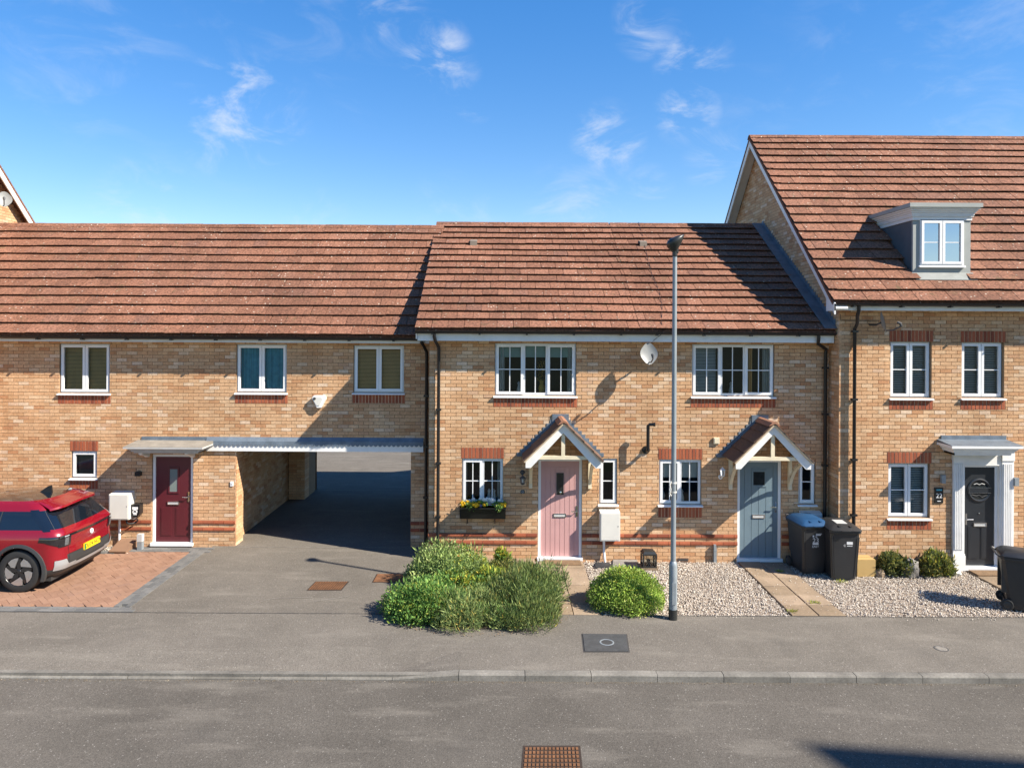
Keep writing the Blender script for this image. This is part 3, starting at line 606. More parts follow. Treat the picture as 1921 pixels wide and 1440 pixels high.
def stepped(cx, half, z_eave, z_ridge, Y, house, up=.12):
    """lead flashing cut in steps to the brick courses, up both sides of a porch roof"""
    pts = []; n = int((z_ridge-z_eave)/CH); top = []
    slope = (z_ridge-z_eave)/half
    for s in (-1, 1):
        seq = []
        for i in range(n+1):
            z = z_eave+i*CH; xa = half-(z-z_eave)/slope+.05
            seq += [(cx+s*(xa+.03), z+.0), (cx+s*(xa+.045), z+CH*.98)] if False else [(cx+s*(xa+.06), z), (cx+s*(xa+.02), z+CH)]
        pts.append(seq)
    left, right = pts; 
    outer = left+[(cx-.16, z_ridge+.09),(cx+.16, z_ridge+.09)]+right[::-1]
    inner = [(cx+half+.03, z_eave-.07),(cx, z_ridge-.02),(cx-half-.03, z_eave-.07)]
    # built as little courses so that every step is its own sheet
    mb = MB()
    for s in (-1, 1):
        for i in range(n+2):
            z = z_eave-.05+i*CH; z2 = z+CH+.004; xi = half-(z-z_eave)/slope-.10; xo = half-(z-z_eave)/slope+.085
            if z2 > z_ridge+.1: break
            x_a, x_b = cx+s*max(xi,0), cx+s*max(xo,.1); mb.box(min(x_a,x_b),max(x_a,x_b),Y-.010-.0004*i,Y+.002,z,z2)
    mb.box(cx-.17,cx+.17,Y-.024,Y+.002,z_ridge-.16,z_ridge+.075)
    return mb
def porch(house, cx, Y, zr=2.94, ze=2.19, half=.76, depth=.76):
    yf = Y-depth; p = MB(); ang = math.atan2(zr-ze, half)
    st = stepped(cx, half, ze, zr, Y, house).build('porch', 'lead', house)     # part that carries the canopy's pieces
    for s in (-1, 1):
        # soffit boards, tiles
        d = Vector((s*half, 0, ze-zr)); l = d.length; d.normalize(); n = Vector((s*(zr-ze), 0, half)).normalized()
        M = Matrix(((d.x, 0, n.x, cx), (0, 1, 0, 0), (d.z, 0, n.z, zr), (0,0,0,1)))
        MB().xbox(M, 0, l, yf+.02, Y-.01, -.05, -.022).build('soffit', 'timber_soffit', st)
        rows = 4; g = l/rows
        for r in range(rows):
            for k, (a, b) in enumerate(((yf-.07, yf+.30),(yf+.305, Y-.012)) if r % 2 else ((yf-.07, yf+.47),(yf+.475, Y-.012))):
                t0 = r*g; v = [(t0-.03,a,0),(t0+g+.015,a,.0),(t0+g+.015,b,.0),(t0-.03,b,0),(t0-.03,a,.012),(t0+g+.015,a,.032),(t0+g+.015,b,.032),(t0-.03,b,.012)]
                q = MB().add([tuple(M @ Vector(p_)) for p_ in v], [(3,2,1,0),(4,5,6,7),(0,1,5,4),(1,2,6,5),(2,3,7,6),(3,0,4,7)]); q.build('tile', 'porch_tile', st)
        MB().xbox(M, .0, l+.02, yf-.062, yf+.03, -.028, -.002).build('verge_mortar', 'mortar_pale', st)
        MB().xbox(M, .02, l+.04, Y-.05, Y-.0155, .012, .05).build('cover_flashing', 'lead', st)
        # bargeboard
        e = .15; pa = [(0,-.03),(l+.0,-.03),(l-.02,-.03-e*.9),(l-.10,-.03-e),(e*math.tan(math.pi/2-ang)*.0,-.03-e)]
        ap = Vector((cx,0,zr)); th = .13
        A = ap-n*.035; B = ap+d*l-n*.035; Cc = B-Vector((0,0,th*.9)); D = Cc-Vector((s*.10,0,0)); E = Vector((cx,0,A.z-th/ math.cos(ang)))
        poly = [(cx,A.z),(B.x,B.z),(Cc.x,Cc.z),(D.x,D.z-.0),(E.x,E.z)]
        MB().prism(poly, 'y', yf-.012-.0015*s, yf+.015).build('bargeboard', 'white_paint', st)
        MB().beam((cx+s*(half-.10),yf+.04,ze-.03),(cx+s*(half-.10),Y-.01,ze-.03),.06,.07).build('wall_plate', 'cream_paint', st)
        bx = cx+s*(half-.15)
        b = MB(); b.box(bx-.035,bx+.035,Y-.06,Y-.001,ze-.70,ze-.065)
        pts = [Vector((bx,Y-.05,ze-.58)),Vector((bx,Y-.14,ze-.42)),Vector((bx,Y-.29,ze-.25)),Vector((bx,Y-.50,ze-.12)),Vector((bx,Y-.62,ze-.06))]
        for i in range(4): b.beam(pts[i], pts[i+1]+(pts[i+1]-pts[i])*.12, .05, .06, up=(1,0,0))
        b.build('gallows_bracket', 'cream_paint', st)
    MB().box(cx-half+.14,cx+half-.14,yf+.02,yf+.075,ze+.02,ze+.09).build('tie_beam', 'cream_paint', st)
    MB().box(cx-.036,cx+.036,yf+.022,yf+.07,ze+.09,zr-.20).build('king_post', 'cream_paint', st)
    MB().prism([(cx-.12,zr-.05),(cx-.05,zr+.028),(cx,zr+.045),(cx+.05,zr+.028),(cx+.12,zr-.05),(cx,zr+.005)], 'y', yf-.075, Y-.0245).build('ridge_tile', 'ridge_pale', st)
    return st
pieces('porch_tile', [(0, (.085, .055, .042)), (.5, (.115, .07, .05)), (1, (.14, .085, .06))], .85, .2, 50, .1, 1, .4, 110, .3)
pieces('ridge_pale', [(0, (.26, .12, .07)), (1, (.32, .16, .10))], .85, .15, 50); plain('mortar_pale', (.45, .36, .25), .95, var=.2, vs=12, fine=.2)
def fascia(house, x0, x1, Y, z0, z1, back):
    f_ = MB().box(x0,x1,Y,Y+.02,z0,z1).build('fascia', 'white_paint', house); MB().box(x0+.003,x1-.003,Y+.02,back,z0+.004,z0+.016).build('soffit', 'white_paint', f_); return f_
def terrace_house(x0, x1, label, which):
    h = thing('terraced_house', label, 'house', ((x0+x1)/2, 0, 0), 'joined brick houses')
    Y = 0.0; first = which == 'pink'
    up = R(928,1080,644,742,Y) if first else R(1298,1452,646,743,Y); lo = R(866,943,860,945,Y) if first else R(1236,1315,862,946,Y); dr = R(1009,1091,860,1046,Y) if first else R(1383,1465,862,1047,Y); na = R(1124,1157,860,945,Y) if first else R(1498,1529,863,945,Y)
    dr = (dr[0], dr[1], .0, dr[3])
    sk = [soldiers(h, up[0]-.03, up[1]+.03, up[2]-.235, up[2]-.05, Y), soldiers(h, lo[0]-.02, lo[1]+.02, lo[3]+.004, lo[3]+.225, Y)]
    if not first: sk.append(soldiers(h, lo[0]-.02, lo[1]+.02, lo[2]-.265, lo[2]-.05, Y))
    front_wall(h, x0, x1, Z0, 4.53, Y, [up, lo, dr, na], sk, (6, 8), (not first, first), 300, ((x0+x1)/2, 2.6), phase=XL)
    bz = [(1, 1, 1, 1)]
    ins_up = [('roller','roller_green',.27),('curtain','blind_white',.02,.12,3),('vase',.585,'dried_flower'),('curtain','blind_white',.90,.99,2),('ornament',.30)] if first else [('venetian','blind_white',0,.30,.03),('curtain','blind_white',.88,.98,3),('curtain','blind_tan',.70,.76,2),('ornament',.50)]
    window(h, up, Y, [(1.12,True,1,1),(1.0,False,1,1),(1.12,True,1,1)], inside=ins_up)
    window(h, lo, Y, [(1,True,1,1),(1,False,1,1)], inside=[('curtain','blind_white',.86,1.0,2),('curtain','blind_white',.0,.12,2),('ornament',.66),('ornament',.78)] if first else [('roller','blind_white',.42),('ornament',.58),('vase',.12,'leaf')])
    window(h, na, Y, [(1,True,0,1)], inside=[('curtain','blind_white',.0,.2,2)] if first else None)
    door(h, dr, Y, 'door_pink' if first else 'door_blue', which)
    porch(h, (dr[0]+dr[1])/2, Y)
    vx0, vx1 = (x0-.25, x1) if first else (x0, x1-.02)
    roof = roof_slope(h, vx0, vx1, (-.36, 4.735), (4.0, 7.50), .325, .33, 300, name='roof', focus=(x0+x1)/2, back=6.2)
    fascia(h, vx0+(.04 if first else 0), vx1, -.27, 4.515, 4.66, 0); gutter(h, vx0, vx1, -.335, 4.715)
    if first:
        MB().add([(XL,0,0),(XL,6,0),(XL,6,6.15),(XL,4.0,7.43),(XL,0,4.7)], [(0,1,2,3,4)]).build('side_wall', 'mortar', h)
        # verge: undercloak boards closing the roof edge
        MB().prism([(-.34,4.71),(4.0,7.47),(4.0,7.30),(-.30,4.55)], 'x', XL-.24, XL-.215).build('verge_board', 'white_paint', h)
        gx, gz = W(814,640,-.33); px_, _ = W(822,800,-.06)
        downpipe(h, [(gx,-.335,4.66),(gx,-.335,4.60),(gx+.02,-.26,4.50),(px_,-.10,4.38),(px_,-.07,4.30),(px_,-.07,-.02)], clips=(3.1,2.0,.9))
    else:
        gx, gz = W(1535,640,-.33); px_, _ = W(1547,800,-.06)
        downpipe(h, [(gx,-.335,4.66),(gx,-.335,4.58),(gx+.02,-.26,4.50),(px_,-.10,4.38),(px_,-.07,4.30),(px_,-.07,-.02)], clips=(4.0,3.05,2.0,.9))
        # lead where the roof meets the taller gable: soaker strip on the slope, stepped cover up the wall
        fl = MB(); sl = (7.50-4.735)/4.36; n_ = 30
        a = math.atan2(7.50-4.735, 4.36); ln = math.hypot(4.36, 2.765); M = Matrix.Translation((0,-.36,4.735)) @ Matrix.Rotation(a,4,'X')
        fl.xbox(M, XR-.25, XR-.008, .02, ln, .064, .078); nst = 40
        for i in range(nst):
            y = -.30+4.2*i/nst; zt = 4.735+(y+.36)*sl; fl.box(XR-.012,XR-.003,y,y+4.2/nst+.01,zt+.03,zt+.19+CH*.5)
        fl.build('gable_flashing', 'lead', h)
    for px in ([888] if first else [1206]):
        vxx, vz = W(px, 452, 2.9); yv = 3.0; zv = 4.735+(yv+.36)*(7.50-4.735)/4.36
        v = MB(); v.prism([(yv-.16,zv-.06),(yv-.16,zv+.055),(yv-.05,zv+.085),(yv+.12,zv+.12),(yv+.12,zv+.0)], 'x', vxx-.085, vxx+.085); v.build('roof_vent', 'vent_brown', roof)
    return h
pink = terrace_house(XL, XM, 'brick terraced house with the pink front door and flower window box', 'pink')
blue = terrace_house(XM, XR, 'brick terraced house with the blue-grey front door behind the lamp post', 'blue')
# ---- left: long house over the drive-through
LY = .86
lh = thing('coach_house', 'long brick house with maroon front door over the drive-through passage', 'house', (-7.5, LY, 0), 'joined brick houses')
LX0, LX1 = -13.2, -1.62
u1, u2, u3 = R(111,205,645,737,LY), R(443,537,646,736,LY), R(663,757,648,736,LY); sm = R(133,181,846,896,LY); ld = R(285,361,852,1019,LY); ld = (ld[0],ld[1],.0,ld[3])
jx = W(442,900,LY)[0]; pierx = W(770,900,LY)[0]; bz0 = W(600,846,LY)[1]; bz1 = W(600,832,LY)[1]; lz1 = W(600,820,LY)[1]
passage = (jx, pierx, -.3, bz1-.02)
sk = [soldiers(lh, r[0]-.03, r[1]+.03, r[2]-.235, r[2]-.045, LY) for r in (u1,u2,u3)]
sk += [soldiers(lh, sm[0]-.03, sm[1]+.03, sm[3]+.004, sm[3]+.22, LY), soldiers(lh, sm[0]-.03, sm[1]+.03, sm[2]-.24, sm[2]-.05, LY)]
front_wall(lh, LX0, LX1, Z0, 4.46, LY, [u1,u2,u3,sm,ld,passage], sk, (6, 8), nind=300, focus=(-5.5,3.4), phase=XL-.05)
window(lh, u1, LY, [(1,True,0,0),(1,True,0,0)], inside=[('venetian','blind_tan',0,1)]); window(lh, u2, LY, [(1,True,0,0),(1,True,0,0)], inside=[('curtain','curtain_teal',.0,1.0,6)]); window(lh, u3, LY, [(1,True,0,0),(1,True,0,0)], inside=[('venetian','blind_tan',0,1)]); window(lh, sm, LY, [(1,True,0,0)], inside=[('roller','dark_grey',.9)])
door(lh, ld, LY, 'door_maroon', 'maroon')
roof_slope(lh, LX0, XL-.03, (.49, 4.585), (3.66, 7.36), .322, .33, 300, name='roof', focus=-5.5)
fascia(lh, LX0, XL-.02, .60, 4.44, 4.52, LY); gutter(lh, LX0, XL-.2, .535, 4.555)
gx = W(790,645,.5)[0]; px_ = W(799,800,.78)[0]; downpipe(lh, [(gx,.53,4.50),(gx,.53,4.46),(gx+.03,.60,4.40),(px_,.75,4.26),(px_,.78,4.18),(px_,.78,-.01)], clips=(3.3,2.2,1.1))
# passage: jambs, side walls, far pier, ceiling, beam
pj = W(443,900,LY)[0]
side_bricks(lh, jx+.012, 1, LY+.002, 1.28, lambda y: 2.2, lambda y: -.1, 'jamb')
pw = MB(); pw.box(jx-.25,jx-.055,LY+.30,1.27,-.1,2.4); pw.box(jx-.40,jx-.19,1.27,6.3,-.1,2.4); pw.quad((jx-.19,1.285,-.1),(jx-.05,1.285,-.1),(jx-.05,1.285,2.4),(jx-.19,1.285,2.4)); pw.build('passage_wall', 'mortar', lh)
side_bricks(lh, jx-.14, 1, 1.30, 5.15, lambda y: 2.4, lambda y: -.1, 'passage_brickwork')
pr = MB(); r = 0; z = -.075
while z < 2.4:
    y = 5.15; x = jx-.14-(0 if r % 2 else .1125)
    while x < jx+.30:
        a, b = max(x,jx-.14), min(x+CL,jx+.31)
        if b-a > .03: pr.box(a+.0045,b-.0045,y,y+.45,z+.0045,z+CH-.0045)
        x += CL
    z += CH; r += 1
pr.build('rear_pier', 'brick_buff', lh, kind='stuff'); MB().box(jx-.13,jx+.30,5.158,6.3,-.1,2.4).build('rear_wall', 'mortar', lh)
MB().box(jx-.3,LX1,LY+.30,6.4,2.36,2.5).build('passage_ceiling', 'passage_ceiling', lh)
MB().box(pierx+.005,LX1,LY+.281,6.3,-.1,2.36).build('passage_wall', 'mortar', lh)
MB().add([(LX0,6.46,2.5),(LX1,6.46,2.5),(LX1,6.46,4.6),(LX0,6.46,4.6)],[(0,1,2,3)]).build('rear_wall', 'mortar', lh); MB().add([(LX0,6.46,-.1),(jx+.3,6.46,-.1),(jx+.3,6.46,2.5),(LX0,6.46,2.5)],[(0,1,2,3)]).build('rear_wall', 'mortar', lh)
bx0 = W(388,840,LY)[0]; bx1 = W(794,840,LY)[0]
bm = MB().box(bx0,bx1,LY-.055,LY+.24,bz0,bz1+.02).build('passage_beam', 'white_paint', lh)
# lead over the beam with a scalloped lower edge
n = 96; v = []; f = []
for i in range(n*6+1):
    t = i/(n*6); x = bx0+(bx1-bx0)*t; sc = abs(math.sin(t*n*.5*math.pi)); v += [(x,LY-.004,lz1),(x,LY-.066,bz1+.055),(x,LY-.072-.004*sc,bz1-.012-.036*sc)]
for i in range(n*6): a = 3*i; f += [(a,a+3,a+4,a+1),(a+1,a+4,a+5,a+2)]
MB().add(v,f).build('lead_flashing', 'lead', lh)
# flat moulded canopy over the maroon door
cxa, cxb = W(246,850,.3)[0], W(368,850,.3)[0]; zc = W(300,851,.3)[1]
def moulded(house, x0, x1, Y, z0, h, depth, over, mat, topmat, name='door_canopy', lead=True, leadw=None):
    c = MB().box(x0,x1,Y-depth+over,Y-.003,z0,z0+h).build(name, mat, house)
    k = 5; prof = []
    for i in range(k): 
        t = i/(k-1); prof.append((over*(1-math.cos(t*math.pi/2)), h*.28+h*.58*math.sin(t*math.pi/2)*.98))
    m = MB(); lay = [(0,0,h*.24),(over*.25,h*.24,h*.34)]+[(over*(.30+.5*i/4),h*(.34+.42*i/4),h*(.34+.42*(i+1)/4)) for i in range(4)]+[(over,h*.76,h)]
    for o_, a, b in lay: m.box(x0-o_,x1+o_,Y-depth+over-o_-.001,Y-.006,z0+a,z0+b-.0005)
    m.build('cornice', mat, c)
    t = MB(); zt = z0+h; t.add([(x0-over,Y-depth,zt+.006),(x1+over,Y-depth,zt+.006),(x1+over,Y-.006,zt+.06),(x0-over,Y-.006,zt+.06),(x0-over,Y-depth,zt+.001),(x1+over,Y-depth,zt+.001),(x1+over,Y-.006,zt+.001),(x0-over,Y-.006,zt+.001)], [(0,1,2,3),(0,4,5,1),(1,5,6,2),(3,7,4,0)]); t.build('canopy_top', topmat, c)
    if lead: MB().box(x0-over*.4,x1+over+.0 if leadw is None else leadw,Y-.02,Y+.001,zt+.03,zt+.135).build('lead_flashing', 'lead', c)
    return c
plain('canopy_white', (.44, .43, .41), .6, var=.08, vs=6)
plain('canopy_grey', (.22, .20, .17), .8, var=.2, vs=5, fine=.15)
can = moulded(lh, cxa, cxb, LY, zc, .145, .62, .15, 'canopy_white', 'canopy_grey', leadw=bx0)
for x in (W(275,855,.8)[0], W(360,855,.8)[0]): MB().prism([(LY,zc),(LY-.34,zc),(LY-.34,zc-.05),(LY-.26,zc-.09),(LY-.12,zc-.12),(LY-.06,zc-.16),(LY,zc-.16)], 'x', x-.04, x+.04).build('corbel', 'white_paint', can)
# ---- right: taller house with dormer
RY = -.45
rh = thing('tall_house', 'taller brick house with grey roof dormer and black front door', 'house', (9.5, RY, 0), 'joined brick houses')
RX1 = 14.2; EV, RG = (-.80, 5.32), (4.13, 9.856); sl = (RG[1]-EV[1])/(RG[0]-EV[0])
w1, w2, w3 = R(1670,1747,641,746,RY), R(1804,1883,642,746,RY), R(1666,1744,869,971,RY); rd = R(1806,1873,872,1054,RY); rd = (rd[0],rd[1],.0,rd[3])
sk = []
for r in (w1,w2,w3): sk += [soldiers(rh, r[0]-.03, r[1]+.03, r[3]+.004, r[3]+.225, RY), soldiers(rh, r[0]-.03, r[1]+.03, r[2]-.235, r[2]-.045, RY)]
front_wall(rh, XR, RX1, Z0, 5.20, RY, [w1,w2,w3,rd], sk, (), nind=300, focus=(8.2,2.9), phase=XR)
for r in (w1,w2,w3): window(rh, r, RY, [(1,True,0,1),(1,True,0,1)], rec=.075, inside=[('venetian','blind_white',0,1,.036)])
d_ = door(rh, rd, RY, 'door_black', 'black', rec=.06, fw=.05)
zt = lambda y: min(EV[1]+(y-EV[0])*sl, 2*RG[1]-EV[1]-(y-EV[0])*sl)-.10
main_z = lambda y: 4.735+(y+.36)*(7.50-4.735)/4.36
gw = MB().add([(XR+.006,RY+.004,-.1),(XR+.006,6.8,-.1),(XR+.006,6.8,7.65),(XR+.006,RG[0],RG[1]-.1),(XR+.006,RY+.004,5.2)], [(0,1,2,3,4)]).build('gable_wall', 'mortar', rh)
side_bricks(gw, XR, -1, RY+.0, 6.8, zt, lambda y: -.1 if y < .02 else (main_z(y)-.1 if y < 4 else main_z(8-y)-.1), 'gable_brickwork', cond=None)
dx0, dx1, dy, dz1 = W(1712,470,-.18)[0], W(1820,470,-.18)[0], -.18, 7.02
roof = roof_slope(rh, XR-.29, RX1, EV, RG, .332, .33, 300, skip=lambda cx, cy, a, b: dx0+.02 < cx < dx1-.02 and dy-.12 < cy < 1.5, focus=8.8, back=6.9)
# bargeboards on the gable, front and rear slopes
for s_ in (0, 1):
    pa = (EV[0]-.02, EV[1]+.0) if s_ == 0 else (6.9, RG[1]-(6.9-RG[0])*sl); hh = .24
    MB().prism([(pa[0],pa[1]-.02),(RG[0],RG[1]-.025),(RG[0],RG[1]-.025-hh),(pa[0],pa[1]-.02-hh+ (.02 if s_ == 0 else 0))], 'x', XR-.27, XR-.24).build('bargeboard', 'white_paint', rh)
    MB().prism([(pa[0],pa[1]-.10),(RG[0],RG[1]-.10),(RG[0],RG[1]-.13),(pa[0],pa[1]-.13)], 'x', XR-.239, XR-.002).build('verge_soffit', 'white_paint', rh)
fz0 = W(1750,583,RY-.26)[1]
MB().box(XR-.236,XR+.02,RY-.255,RY-.002,fz0,EV[1]-.08).build('box_end', 'white_paint', rh)
MB().prism([(EV[0]-.02,EV[1]-.03),(EV[0]-.02,fz0-.01),(RY-.02,fz0-.01),(RY-.02,EV[1]+.12)], 'x', XR-.273, XR-.238).build('bargeboard_foot', 'white_paint', rh)
fascia(rh, XR-.235, RX1, RY-.26, fz0, EV[1]-.03, RY); gutter(rh, XR-.23, RX1, EV[0]+.02, EV[1]-.02)
gx = W(1611,575,-.78)[0]; px_ = W(1602,800,-.52)[0]; downpipe(rh, [(gx,-.78,5.25),(gx,-.77,5.15),(gx,-.72,5.05),(px_+.02,-.58,4.90),(px_,-.52,4.80),(px_,-.52,-.02)], clips=(4.75,3.4,2.2,1.1))
# dormer
rz = lambda y: EV[1]+(y-EV[0])*sl
dm = MB(); yb = EV[0]+(dz1-EV[1])/sl

dw = R(1724,1807,412,498,dy); zb = rz(dy)-.03
dm.box(dx0,dw[0],dy,dy+.05,zb,dz1); dm.box(dw[1],dx1,dy,dy+.05,zb,dz1); dm.box(dw[0],dw[1],dy,dy+.05,zb,dw[2]); dm.box(dw[0],dw[1],dy,dy+.05,dw[3],dz1)
dmo = dm.build('dormer', 'render_grey', rh)
for xa_, xb_ in ((dx0+.004,dx0+.06),(dx1-.06,dx1-.004)): MB().prism([(dy+.05,rz(dy+.05)-.05),(dy+.05,dz1),(yb+.1,dz1)], 'x', xa_, xb_).build('cheek', 'lead_dark', dmo)
c0 = dz1; hh = .40; over = .19
lay = [(.02,0,.07),(.04,.07,.10),(.05,.10,.145),(.07,.145,.18),(.095,.18,.215),(.125,.215,.245)]
m = MB()
for o_, a, b in lay: m.box(dx0-o_,dx1+o_,dy-o_,2.4,c0-.0+a,c0+b-.0006)
m.build('cornice', 'white_paint', dmo); MB().box(dx0-.15,dx1+.15,dy-.16,2.4,c0+.246,c0+.33).build('dormer_roof', 'render_grey', dmo)
MB().add([(dx0-.02,dy-.17,rz(dy-.17)+.064),(dx1+.05,dy-.17,rz(dy-.17)+.064),(dx1+.05,dy-.003,rz(dy)+.066),(dx0-.02,dy-.003,rz(dy)+.066)], [(0,1,2,3)]).build('apron_flashing', 'apron_grey', dmo)
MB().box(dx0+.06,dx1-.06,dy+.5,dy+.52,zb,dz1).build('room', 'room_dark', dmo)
wd_ = window(rh, dw, dy, [(1,True,0,1),(1,True,0,1)], rec=-.02, gl='glass_sky', room=False, sillover=.02); wd_.name = 'dormer_window'
# white door surround: fluted pilasters, frieze, moulded hood
zc = W(1840,852,RY-.25)[1]; hx0, hx1 = W(1785,900,RY)[0]-.0, W(1898,900,RY)[0]
sur = moulded(rh, W(1790,845,RY-.35)[0], W(1896,845,RY-.35)[0], RY, zc, .20, .50, .14, 'white_paint', 'lead', name='door_surround')
for pa, pb in ((1785,1806),(1876,1898)):
    a, b = W(pa,960,RY)[0], W(pb,960,RY)[0]; p = MB(); wv = b-a; p.box(a,b,RY-.05,RY-.002,.30,zc)
    for i in range(5): p.box(a+wv*(.12+.155*i),a+wv*(.12+.155*i)+wv*.09,RY-.064,RY-.05,.42,zc-.22)
    p.box(a-.012,b+.012,RY-.072,RY-.001,.0,.30); p.box(a-.004,b+.004,RY-.064,RY-.0015,.30,.335); p.box(a-.008,b+.008,RY-.066,RY-.0015,zc-.16,zc-.002)
    p.build('pilaster', 'white_paint', sur)
a, b = W(1806,960,RY)[0]+.001, W(1876,960,RY)[0]-.001
MB().box(a,b,RY-.03,RY-.003,rd[3]-.005,zc-.001).build('frieze', 'white_paint', sur); MB().box(rd[1]-.002,b,RY-.025,RY+.06,.0,rd[3]-.006).build('side_panel', 'white_paint', sur)
# ---- far left: gable of the next house showing over the roof
fh = thing('gable_house', 'house whose lit gable and white bargeboard show above the roof at far left', 'house', (-16,2.8,0), 'joined brick houses')
FX = -13.25; FR = (2.85, 9.65); fs = .93
zf = lambda y: FR[1]-abs(y-FR[0])*fs-.12
MB().add([(FX-.006,-2,-.1),(FX-.006,7.7,-.1),(FX-.006,7.7,zf(7.7)),(FX-.006,FR[0],zf(FR[0])),(FX-.006,-2,zf(-2))], [(0,1,2,3,4)]).build('gable_wall', 'mortar', fh)
side_bricks(fh, FX, 1, -2, 6.5, zf, lambda y: -.1 if y < .9 else 4.4, 'gable_brickwork')
roof_slope(fh, FX-6, FX+.25, (-2.2,FR[1]-5.05*fs), FR, .332, .33, 0, focus=FX, ind=False)
MB().prism([(FR[0],FR[1]-.02),(8.0,FR[1]-.02-5.15*fs),(8.0,FR[1]-.26-5.15*fs),(FR[0],FR[1]-.27)], 'x', FX+.20, FX+.23).build('bargeboard', 'white_paint', fh)
MB().prism([(FR[0],FR[1]-.02),(-2.2,FR[1]-.02-5.05*fs),(-2.2,FR[1]-.26-5.05*fs),(FR[0],FR[1]-.27)], 'x', FX+.20, FX+.23).build('bargeboard', 'white_paint', fh)
MB().add([(FX-6,-2,-.1),(FX,-2,-.1),(FX,-2,5.2),(FX-6,-2,5.2)],[(0,1,2,3)]).build('wall', 'brick_buff', fh)
# ---- unseen house across the road, added and shaped to shadow the near road
oh = thing('shadow_house', 'unseen house across the road, added to shade the near road', 'house', (25,-15,0))
ox, oy, oz = 24.2, -15.4, 19.0
Mo = Matrix.Translation((ox,oy,0)) @ Matrix.Rotation(math.radians(-7),4,'Z')
for nm, poly, a_, b_, mt in (('wall', [(-.3,-.15),(-.3,oz-.4),(-5.0,oz-3.3),(-5.0,-.15)], .3, 12, 'brick_buff'), ('roof', [(0,oz-.25),(0,oz),(-5.4,oz-3.3),(-5.4,oz-3.55)], 0, 12.4, 'roof_tile')):
    q = MB().prism(poly, 'x', a_, b_); q.v = [tuple(Mo @ Vector(p)) for p in q.v]; q.build(nm, mt, oh)
# ================================================================== FRONT GARDENS
struct(MB().box(-1.42,14.2,-2.836,-.02,-.15,-.03).build('garden_ground', 'gravel_bed'))
PATHS = [(.70,1.60),(4.80,5.70),(9.18,10.15)]
def scatter_gravel(name, boxes, size, label, mat='pebble', excl=None, dens=1.05, zoff=0):
    V = []; F = []; base = np.array([[1,0,0],[-1,0,0],[0,1,0],[0,-1,0],[0,0,1],[0,0,-1]], float); tri = np.array([[0,2,4],[2,1,4],[1,3,4],[3,0,4],[2,0,5],[1,2,5],[3,1,5],[0,3,5]])
    pts = []
    for x0, x1, y0, y1 in boxes:
        n = int((x1-x0)*(y1-y0)/(size*size)*dens); pts.append(np.column_stack([rng.uniform(x0,x1,n), rng.uniform(y0,y1,n), rng.uniform(-.022,.0,n)+zoff]))
    P = np.concatenate(pts)
    if excl is not None: P = P[~excl(P)]
    n = len(P); sc = rng.uniform(.55,1.25,(n,1,1))*size*.62*rng.uniform(.6,1.2,(n,1,3))*np.array([1,1,.62]); th = rng.uniform(0,6.28,n)
    B = base[None]*sc*rng.uniform(.75,1.25,(n,6,1)); c, s_ = np.cos(th)[:,None], np.sin(th)[:,None]; X = B[...,0]*c-B[...,1]*s_; Y = B[...,0]*s_+B[...,1]*c
    Z = B[...,2]+X*rng.uniform(-.5,.5,(n,1)); A = np.stack([X,Y,Z],-1)+P[:,None,:]
    o = mobj(name, fast_mesh(name, A.reshape(-1,3), (tri[None]+6*np.arange(n)[:,None,None]).reshape(-1,3)), mat); o['kind'] = 'stuff'; o['label'] = label; return o
scatter_gravel('gravel', [(-1.4,.68,-.85,-.05),(1.62,4.78,-2.84,-.03),(5.72,6.66,-2.84,-.05),(6.66,9.16,-2.84,-.47),(10.17,11.8,-2.84,-.47)], .026, 'pale pinkish gravel covering the front gardens')
scatter_gravel('gravel', [(1.7,4.7,-2.98,-2.84),(5.8,11,-3.0,-2.84),(4.8,5.7,-2.8,-.2),(.75,1.6,-2.6,-.4)], .021, 'stray pebbles spilled over the pavement edge and the paths', dens=.035, zoff=.022)
for k, (a, b) in enumerate(PATHS):
    y1 = -.06 if k < 2 else -.53
    p = struct(MB().box(a+.01,b-.01,-2.83,y1,-.09,-.024).build('garden_path', 'soil')); w = (b-a)/2; rows = 6 if k < 2 else 5; g = (y1+2.835)/rows
    me = MB(); e = .006; me.add([(-w/2+e,-g/2+e,-.04),(w/2-e,-g/2+e,-.04),(w/2-e,g/2-e,-.04),(-w/2+e,g/2-e,-.04),(-w/2+e,-g/2+e,.006),(w/2-e,-g/2+e,.006),(w/2-e,g/2-e,.006),(-w/2+e,g/2-e,.006),(-w/2+2*e,-g/2+2*e,.012),(w/2-2*e,-g/2+2*e,.012),(w/2-2*e,g/2-2*e,.012),(-w/2+2*e,g/2-2*e,.012)], [(0,1,5,4),(1,2,6,5),(2,3,7,6),(3,0,4,7),(4,5,9,8),(5,6,10,9),(6,7,11,10),(7,4,8,11),(8,9,10,11)]); me = me.mesh('slab'); me.materials.append(MATS['slab'])
    for r in range(rows):
        for c in range(2):
            o = bpy.data.objects.new('slab', me); C.objects.link(o); o.parent = p; o.location = (a+w*(c+.5)+random.uniform(-.004,.004), -2.835+g*(r+.5)+random.uniform(-.004,.004), random.uniform(-.005,.006)); o.rotation_euler = (random.uniform(-.010,.010), random.uniform(-.010,.010), random.uniform(-.006,.006))
